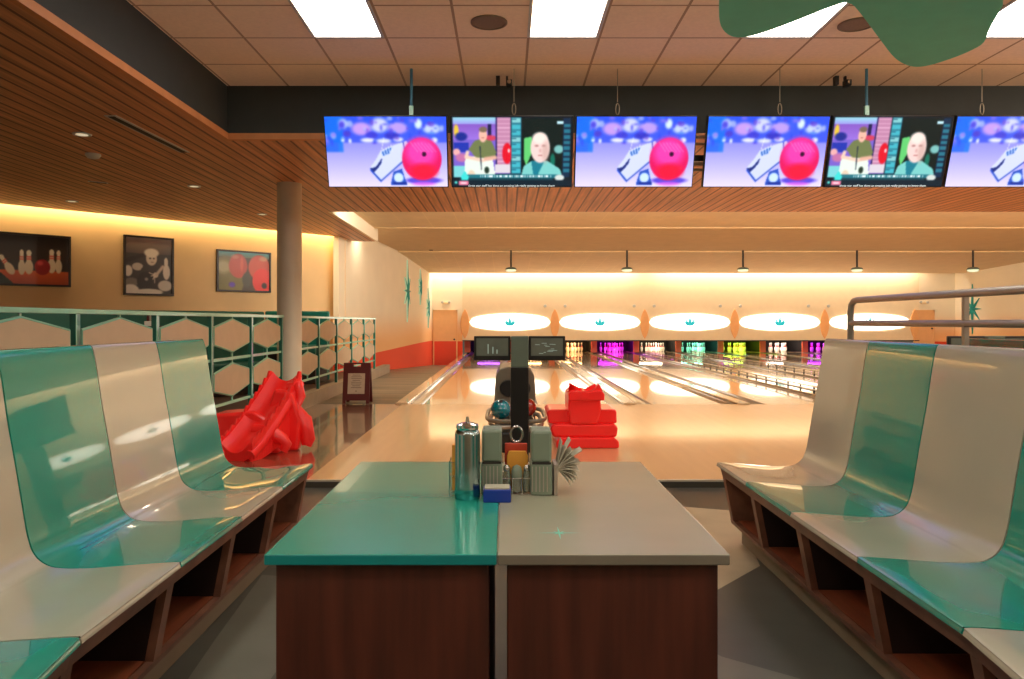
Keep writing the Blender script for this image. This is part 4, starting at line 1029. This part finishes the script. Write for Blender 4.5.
def ball_return(x, label):
    r = empty('ball_return', (x, 7.2, 0), label, 'ball return', 'ball returns')
    # hood at the far end
    bm = new(); pr = [(-.25,.0),(-.25,.50),(-.235,.66),(-.19,.735),(-.1,.757),(.1,.757),(.19,.735),(.235,.66),(.25,.50),(.25,0)]
    pr2 = [(a*.9, b) for a, b in pr]
    prism(bm, pr2, lambda a, b, d: (a, d, b), 1.05, 1.95); link('hood', bm, M['hood'], r, bevel=.015, smooth=40)
    for s_ in (-1, 1):
        bm = new(); lathe(bm, [(0,1.03),(.085,1.03),(.095,1.049)], (s_*.075,0,.52), 24, 0, 'y'); link('ball_opening', bm, M['black'], r)
    bm = new(); box(bm, -.2,.2,-.05,1.04,.0,.2); link('body', bm, M['black'], r, bevel=.02)
    # oval tray of double tubes
    for z, g, nm in ((.30,.0,'tray_rail'),(.245,.03,'lower_rail')):
        bm = new(); pts = []
        for k in range(32):
            a = 2*math.pi*k/32; c, s_ = math.cos(a), math.sin(a)
            pts.append(((.29-g)*math.copysign(abs(c)**.45, c), .52+(.56)*math.copysign(abs(s_)**.45, s_), z))
        tube(bm, pts, .021, 10, closed=True); link(nm, bm, M['hood'] if g == 0 else M['steel'], r, smooth=50)
    bm = new()
    for xx in (-.17,-.06,.06,.17): tube(bm, [(xx,-.02,.275),(xx,1.04,.285)], .012, 8)
    link('ball_track', bm, M['chrome'], r, smooth=50)
    for y in (.05,.9):
        bm = new(); box(bm, -.05,.05,y-.05,y+.05,.2,.27); link('support', bm, M['black'], r)
    return r
ball_return(.10, 'grey and chrome ball return behind the centre score console')
def ball(x, y, z, rad, m, label):
    r = empty('bowling_ball', (x, y, z), label, 'bowling ball')
    bm = new(); bmesh.ops.create_uvsphere(bm, u_segments=40, v_segments=24, radius=rad); link('sphere', bm, m, r, smooth=180)
    for (a, e) in ((-.16,.5),(.16,.5),(0,.15)):
        d = Vector((math.sin(a)*math.cos(e), -math.cos(a)*math.cos(e)*.6, math.sin(e)+.6)).normalized()
        bm = new(); u = d.orthogonal().normalized()*.013; v = d.cross(u).normalized()*.013
        bm.faces.new([bm.verts.new(d*(rad+.0006)+u*math.cos(t)+v*math.sin(t)) for t in np.linspace(0, 2*math.pi, 13)[:-1]]); link('finger_hole', bm, M['black'], r)
ball(P(501,0,7.35).x, 7.35, .395, .1, M['ball_teal'], 'glossy marbled teal bowling ball on the ball return')
ball(P(527,0,7.6).x, 7.6, .385, .095, M['ball_red'], 'dark red bowling ball half hidden by the console pillar')

# ================================================================ red plastic bowling ramps
def fin_strip(bm, pts, base_n, n, h):
    pass
def ramp_left():
    r = empty('bowling_ramp', (-2.35,7.25,0), 'red plastic bowling ramp with jagged side fins, standing at the left', 'bowling ramp', 'red plastic bowling ramps')
    # channel direction: from high end (right/back) down to low end (left/front)
    hi = Vector((.14,.28,.66)); lo = Vector((-.09,-.50,.07))
    # centre line, curved
    cl = []
    for k in range(15):
        t = k/14; p = hi.lerp(lo, t); p.z = .07+.59*(1-t)**1.25; cl.append(p)
    side = Vector((.60,-.62,0)).normalized(); side = Vector((-(lo-hi).y, (lo-hi).x, 0)).normalized()
    bm = new(); rings = []
    for k, p in enumerate(cl):
        ring = []
        for j in range(9):
            a = -1+2*j/8; w = .15; z = .09*(abs(a)**2)
            ring.append(bm.verts.new(p+side*a*w+Vector((0,0,z))))
        for j in range(8, -1, -1):
            a = -1+2*j/8; w = .185; ring.append(bm.verts.new(p+side*a*w+Vector((0,0,.09*abs(a)**2-.045-(.05 if abs(a) < .9 else 0)))))
        rings.append(ring)
    n = len(rings[0])
    for k in range(len(rings)-1):
        for j in range(n): bm.faces.new((rings[k][j], rings[k][(j+1)%n], rings[k+1][(j+1)%n], rings[k+1][j]))
    bm.faces.new(rings[0]); bm.faces.new(rings[-1][::-1]); link('channel', bm, M['red_plastic'], r, smooth=50)
    for s_ in (-1, 1):
        bm = new(); top = []; bot = []
        N = 22
        for k in range(N+1):
            t = k/N; p = hi.lerp(lo, t); zc = .07+.59*(1-t)**1.25
            e = p+side*s_*.168; e.z = zc+.05
            f = e.copy(); f.z += .085 if k % 2 else .045
            g = e.copy(); g.z = max(.0, zc-.33*(1-t)-.08)
            top.append(f); bot.append(g)
        for k in range(N):
            d = side*.012
            hexa(bm, [bot[k]-d, bot[k+1]-d, bot[k+1]+d, bot[k]+d, top[k]-d, top[k+1]-d, top[k+1]+d, top[k]+d])
        link('finned_side', bm, M['red_plastic'], r, bevel=.003)
        # rounded bulge along each side wall
        bm = new(); tube(bm, [hi.lerp(lo, t)+side*s_*.155+Vector((0,0,-hi.lerp(lo, t).z+.07+.59*(1-t)**1.25-.015)) for t in np.linspace(0,1,10)], .05, 10); link('rounded_edge', bm, M['red_plastic'], r, smooth=50)
    # broad base body left
    bm = new()
    pr = [(-.52,0),(-.52,.30),(-.46,.37),(-.05,.40),(.12,.30),(.18,.12),(.2,0)]
    prism(bm, pr, lambda a, b, d: (a, d, b), -.12, .26); link('body', bm, M['red_plastic'], r, bevel=.03, smooth=40)
    # front/right supporting feet, two scrolled legs
    for yy, xx, zz in ((-.20,.22,.13),(.12,.36,.27)):
        bm = new(); tube(bm, [(xx-.25,yy+.02,zz+.10),(xx-.08,yy,zz+.08),(xx+.03,yy-.01,zz+.02),(xx+.07,yy-.01,.10),(xx+.04,yy-.01,.045)], [.06,.075,.06,.05,.045], 12)
        link('foot', bm, M['red_plastic'], r, smooth=60)
    bm = new(); tube(bm, [(.20,.17,.60),(.30,.15,.62),(.33,.13,.52),(.29,.12,.42),(.34,.10,.33),(.38,.1,.2),(.40,.1,.05)], [.05,.06,.05,.045,.07,.06,.05], 12); link('rear_leg', bm, M['red_plastic'], r, smooth=60)
    bm = new(); prism(bm, [(-.1,.0),(.33,.0),(.36,.3),(.28,.56),(.1,.6)], lambda a, b, d: (a, d, b), .02, .16); link('web', bm, M['red_plastic'], r, bevel=.03)
    return r
ramp_left()
def ramp_centre():
    Yr = 7.45; q = P(584,0,Yr); r = empty('bowling_ramp', (q.x, Yr, 0), 'red plastic bowling ramp seen end-on, standing right of the ball return', 'bowling ramp', 'red plastic bowling ramps')
    def Q(x, y): v = P(x, y, Yr); return (v.x-q.x, v.z)
    def pl(pix): return [Q(*p) for p in pix]
    fn = lambda a, b, d: (a, d, b)
    bm = new(); prism(bm, pl([(556,447.5),(618.5,447.5),(618.5,441),(614,437),(560,437),(556,441)]), fn, -.05, .75); link('base_slab', bm, M['red_plastic'], r, bevel=.015)
    bm = new(); prism(bm, pl([(553,437),(616.5,437),(618,428),(615,424),(553,424),(550,428)]), fn, -.02, .6); link('lower_body', bm, M['red_plastic'], r, bevel=.02)
    bm = new(); prism(bm, pl([(549,424),(617.5,424),(617.5,412),(616,410),(550,410),(547,413)]), fn, .05, .55); link('shoulder', bm, M['red_plastic'], r, bevel=.02)
    bm = new(); prism(bm, pl([(570,424),(597,424),(601,409),(600,396),(568,396),(568,409)]), fn, -.03, .4); link('neck', bm, M['red_plastic'], r, bevel=.02)
    bm = new(); prism(bm, pl([(568,400),(604,400),(604,394),(602,391),(597,390),(588,391.5),(584,390),(580,391.5),(571,390),(568,393)]), fn, -.06, .35); link('head', bm, M['red_plastic'], r, bevel=.012)
    for sgn in (-1, 1):
        c = 584.5+sgn*12.5
        bm = new(); prism(bm, pl([(c-5.5,391.5),(c+5.5,391.5),(c+sgn*2.6,385),(c+sgn*1.2,383.6),(c-sgn*1.5,388)]), fn, -.03, .08); link('horn', bm, M['red_plastic'], r, bevel=.004)
    # ramp channel running away from the viewer between the horns
    bm = new(); pts = []
    for k in range(9):
        t = k/8; pts.append((t*.95+.1, .52*(1-t)**1.3+.07))
    for a, b_ in zip(pts[:-1], pts[1:]):
        for s_ in (-1, 1):
            hexa(bm, [(s_*.0,a[0],a[1]-.05),(s_*.14,a[0],a[1]-.0),(s_*.14,b_[0],b_[1]-.0),(s_*.0,b_[0],b_[1]-.05),(s_*.0,a[0],a[1]-.02),(s_*.12,a[0],a[1]+.04),(s_*.12,b_[0],b_[1]+.04),(s_*.0,b_[0],b_[1]-.02)])
    link('channel', bm, M['red_plastic'], r)
    return r
ramp_centre()

# ================================================================ A-frame sign
Ys = 11.6; q = P(357.5,402,Ys); r = empty('folding_sign', (q.x, Ys, 0), 'dark red A-frame notice board standing on the tile by kerb', 'sign')
def frame_panel(bm, ytop, ybot, z0, z1):
    def pt(x, z, d=0): t = (z-z0)/(z1-z0); return (x, ybot*(1-t)+ytop*t+d, z)
    w = .205; wt = .19
    outer = [(-w,z0),(w,z0),(wt,z1),(-wt,z1)]
    def quad(xa, xb, za, zb):
        hexa(bm, [pt(xa,za,-.01),pt(xb,za,-.01),pt(xb,za,.01),pt(xa,za,.01),pt(xa,zb,-.01),pt(xb,zb,-.01),pt(xb,zb,.01),pt(xa,zb,.01)])
    quad(-w,-w+.05,z0,z1); quad(w-.05,w,z0,z1); quad(-w+.05,w-.05,z0+.05,z1-.06); quad(-w+.05,-.06,z1-.06,z1); quad(.06,w-.05,z1-.06,z1); quad(-.06,.06,z1-.018,z1)
    return pt
bm = new(); pt = frame_panel(bm, -.02, -.14, .0, .62); link('front_panel', bm, M['sign_red'], r)
bm = new(); frame_panel(bm, .02, .16, .0, .62); link('back_panel', bm, M['sign_red'], r)
bm = new(); hexa(bm, [pt(-.13,.15,-.014),pt(.13,.15,-.014),pt(.13,.15,-.011),pt(-.13,.15,-.011),pt(-.13,.46,-.014),pt(.13,.46,-.014),pt(.13,.46,-.011),pt(-.13,.46,-.011)]); pp = link('notice', bm, M['paper'], r)
bm = new()
for k in range(8):
    z = .43-k*.027; w = .08 if k % 3 else .06; hexa(bm, [pt(-w,z,-.0155),pt(w,z,-.0155),pt(w,z,-.0145),pt(-w,z,-.0145),pt(-w,z+.008,-.0155),pt(w,z+.008,-.0155),pt(w,z+.008,-.0145),pt(-w,z+.008,-.0145)])
box(bm, -.01,.01,pt(0,.19,-.0155)[1],pt(0,.19,-.0145)[1],.185,.2); link('notice_text', bm, M['text_grey'], pp)
bm = new(); tube(bm, [(-.19,0,.608),(.19,0,.608)], .01, 8); link('hinge', bm, M['black'], r)

# ================================================================ lights
def area(name, loc, rot, sx, sy, e, c, spread=None):
    L = bpy.data.lights.new(name, 'AREA'); L.shape = 'RECTANGLE'; L.size = sx; L.size_y = sy; L.energy = e; L.color = lin(c)
    if spread: L.spread = math.radians(spread)
    o = bpy.data.objects.new(name, L); COL.objects.link(o); o.location = loc; o.rotation_euler = [R(v) for v in rot]; return o
def spot(name, loc, e, c, size=110, r=.05, rot=(0,0,0)):
    L = bpy.data.lights.new(name, 'SPOT'); L.energy = e; L.color = lin(c); L.spot_size = R(size); L.spot_blend = 1.0; L.shadow_soft_size = r
    o = bpy.data.objects.new(name, L); COL.objects.link(o); o.location = loc; o.rotation_euler = [R(v) for v in rot]; return o
WARM = (255,232,200); WARM2 = (255,245,228)
# cove above masking wall (two runs), washing the wall
area('cove_lamp', (1.1, 28.62, 3.47), (-12,0,0), 8, .25, 125, (255,246,232))
area('cove_lamp', (10.7, 28.62, 3.47), (-12,0,0), 10.2, .25, 158, (255,246,232))
# unseen fill added behind the end of the wood ceiling to brighten the lanes
area('lane_fill', (7.5, 13.0, 3.36), (78,0,0), 20, .12, 760, WARM2)
for x in (-.7, 2.6, 6.2, 9.6, 13):
    spot('lane_spot', (x, 22.5, 2.7), 120, WARM2, 130)
    spot('lane_spot', (x, 15.5, 3.3), 130, WARM2, 130)
for x in (-1.0, 1.8, 4.8, 8): spot('approach_spot', (x, 10.0, 3.1), 115, (255,232,202), 120)
# cove behind the wood ceiling above the picture wall
L_ = (WB-WA).length; mid = (WA+WB)/2-nAB*.10
o = area('cove_lamp', (mid.x, mid.y, 3.25), (0,0,0), L_, .12, 150, (255,222,160)); o.rotation_euler = (0, 0, math.atan2(dAB.y, dAB.x))
# slit light at end of wood ceiling
area('slit_lamp', (-3.25, 17.9, 3.36), (0,35,0), .3, .5, 7, (255,240,214))
spot('approach_spot', (-1.0, 8.5, 3.1), 110, WARM, 140)  # unseen spot added to brighten the column
for x, y in ((-5.2,8.2),(-6.4,9.3),(-4.2,12.4),(-4.6,5.5)): spot('wood_downlight', (x, y, 3.1), 70, (255,225,188), 130)

for x, y, e in ((-2.4,-1.6,45),(2.4,-1.6,45),(7.5,-1.0,160),(7.5,4.8,160),(13,2,160),(-6,-1,60)):  # unseen point fills added behind the camera and to the right, lifting the ceiling
    L = bpy.data.lights.new('room_fill', 'POINT'); L.energy = e; L.color = lin((255,232,205)); L.shadow_soft_size = .12
    o = bpy.data.objects.new('room_fill', L); COL.objects.link(o); o.location = (x, y, 2.55)
w = bpy.data.worlds.new('World'); scene.world = w; w.use_nodes = True
bg = w.node_tree.nodes['Background']; bg.inputs[0].default_value = (.9,.68,.48,1); bg.inputs[1].default_value = .12

# ================================================================ camera
cam = bpy.data.cameras.new('camera'); co = bpy.data.objects.new('camera', cam); COL.objects.link(co); scene.camera = co
co.location = (0,0,CAMZ); co.rotation_euler = (math.pi/2,0,0); cam.sensor_width = 36; cam.lens = 36*F/1024
cam.shift_x = (512-CX)/1024; cam.shift_y = -(339.5-CY)/1024; cam.clip_start = .05; cam.clip_end = 100
scene.view_settings.view_transform = 'Standard'; scene.view_settings.look = 'None'; scene.view_settings.exposure = 0
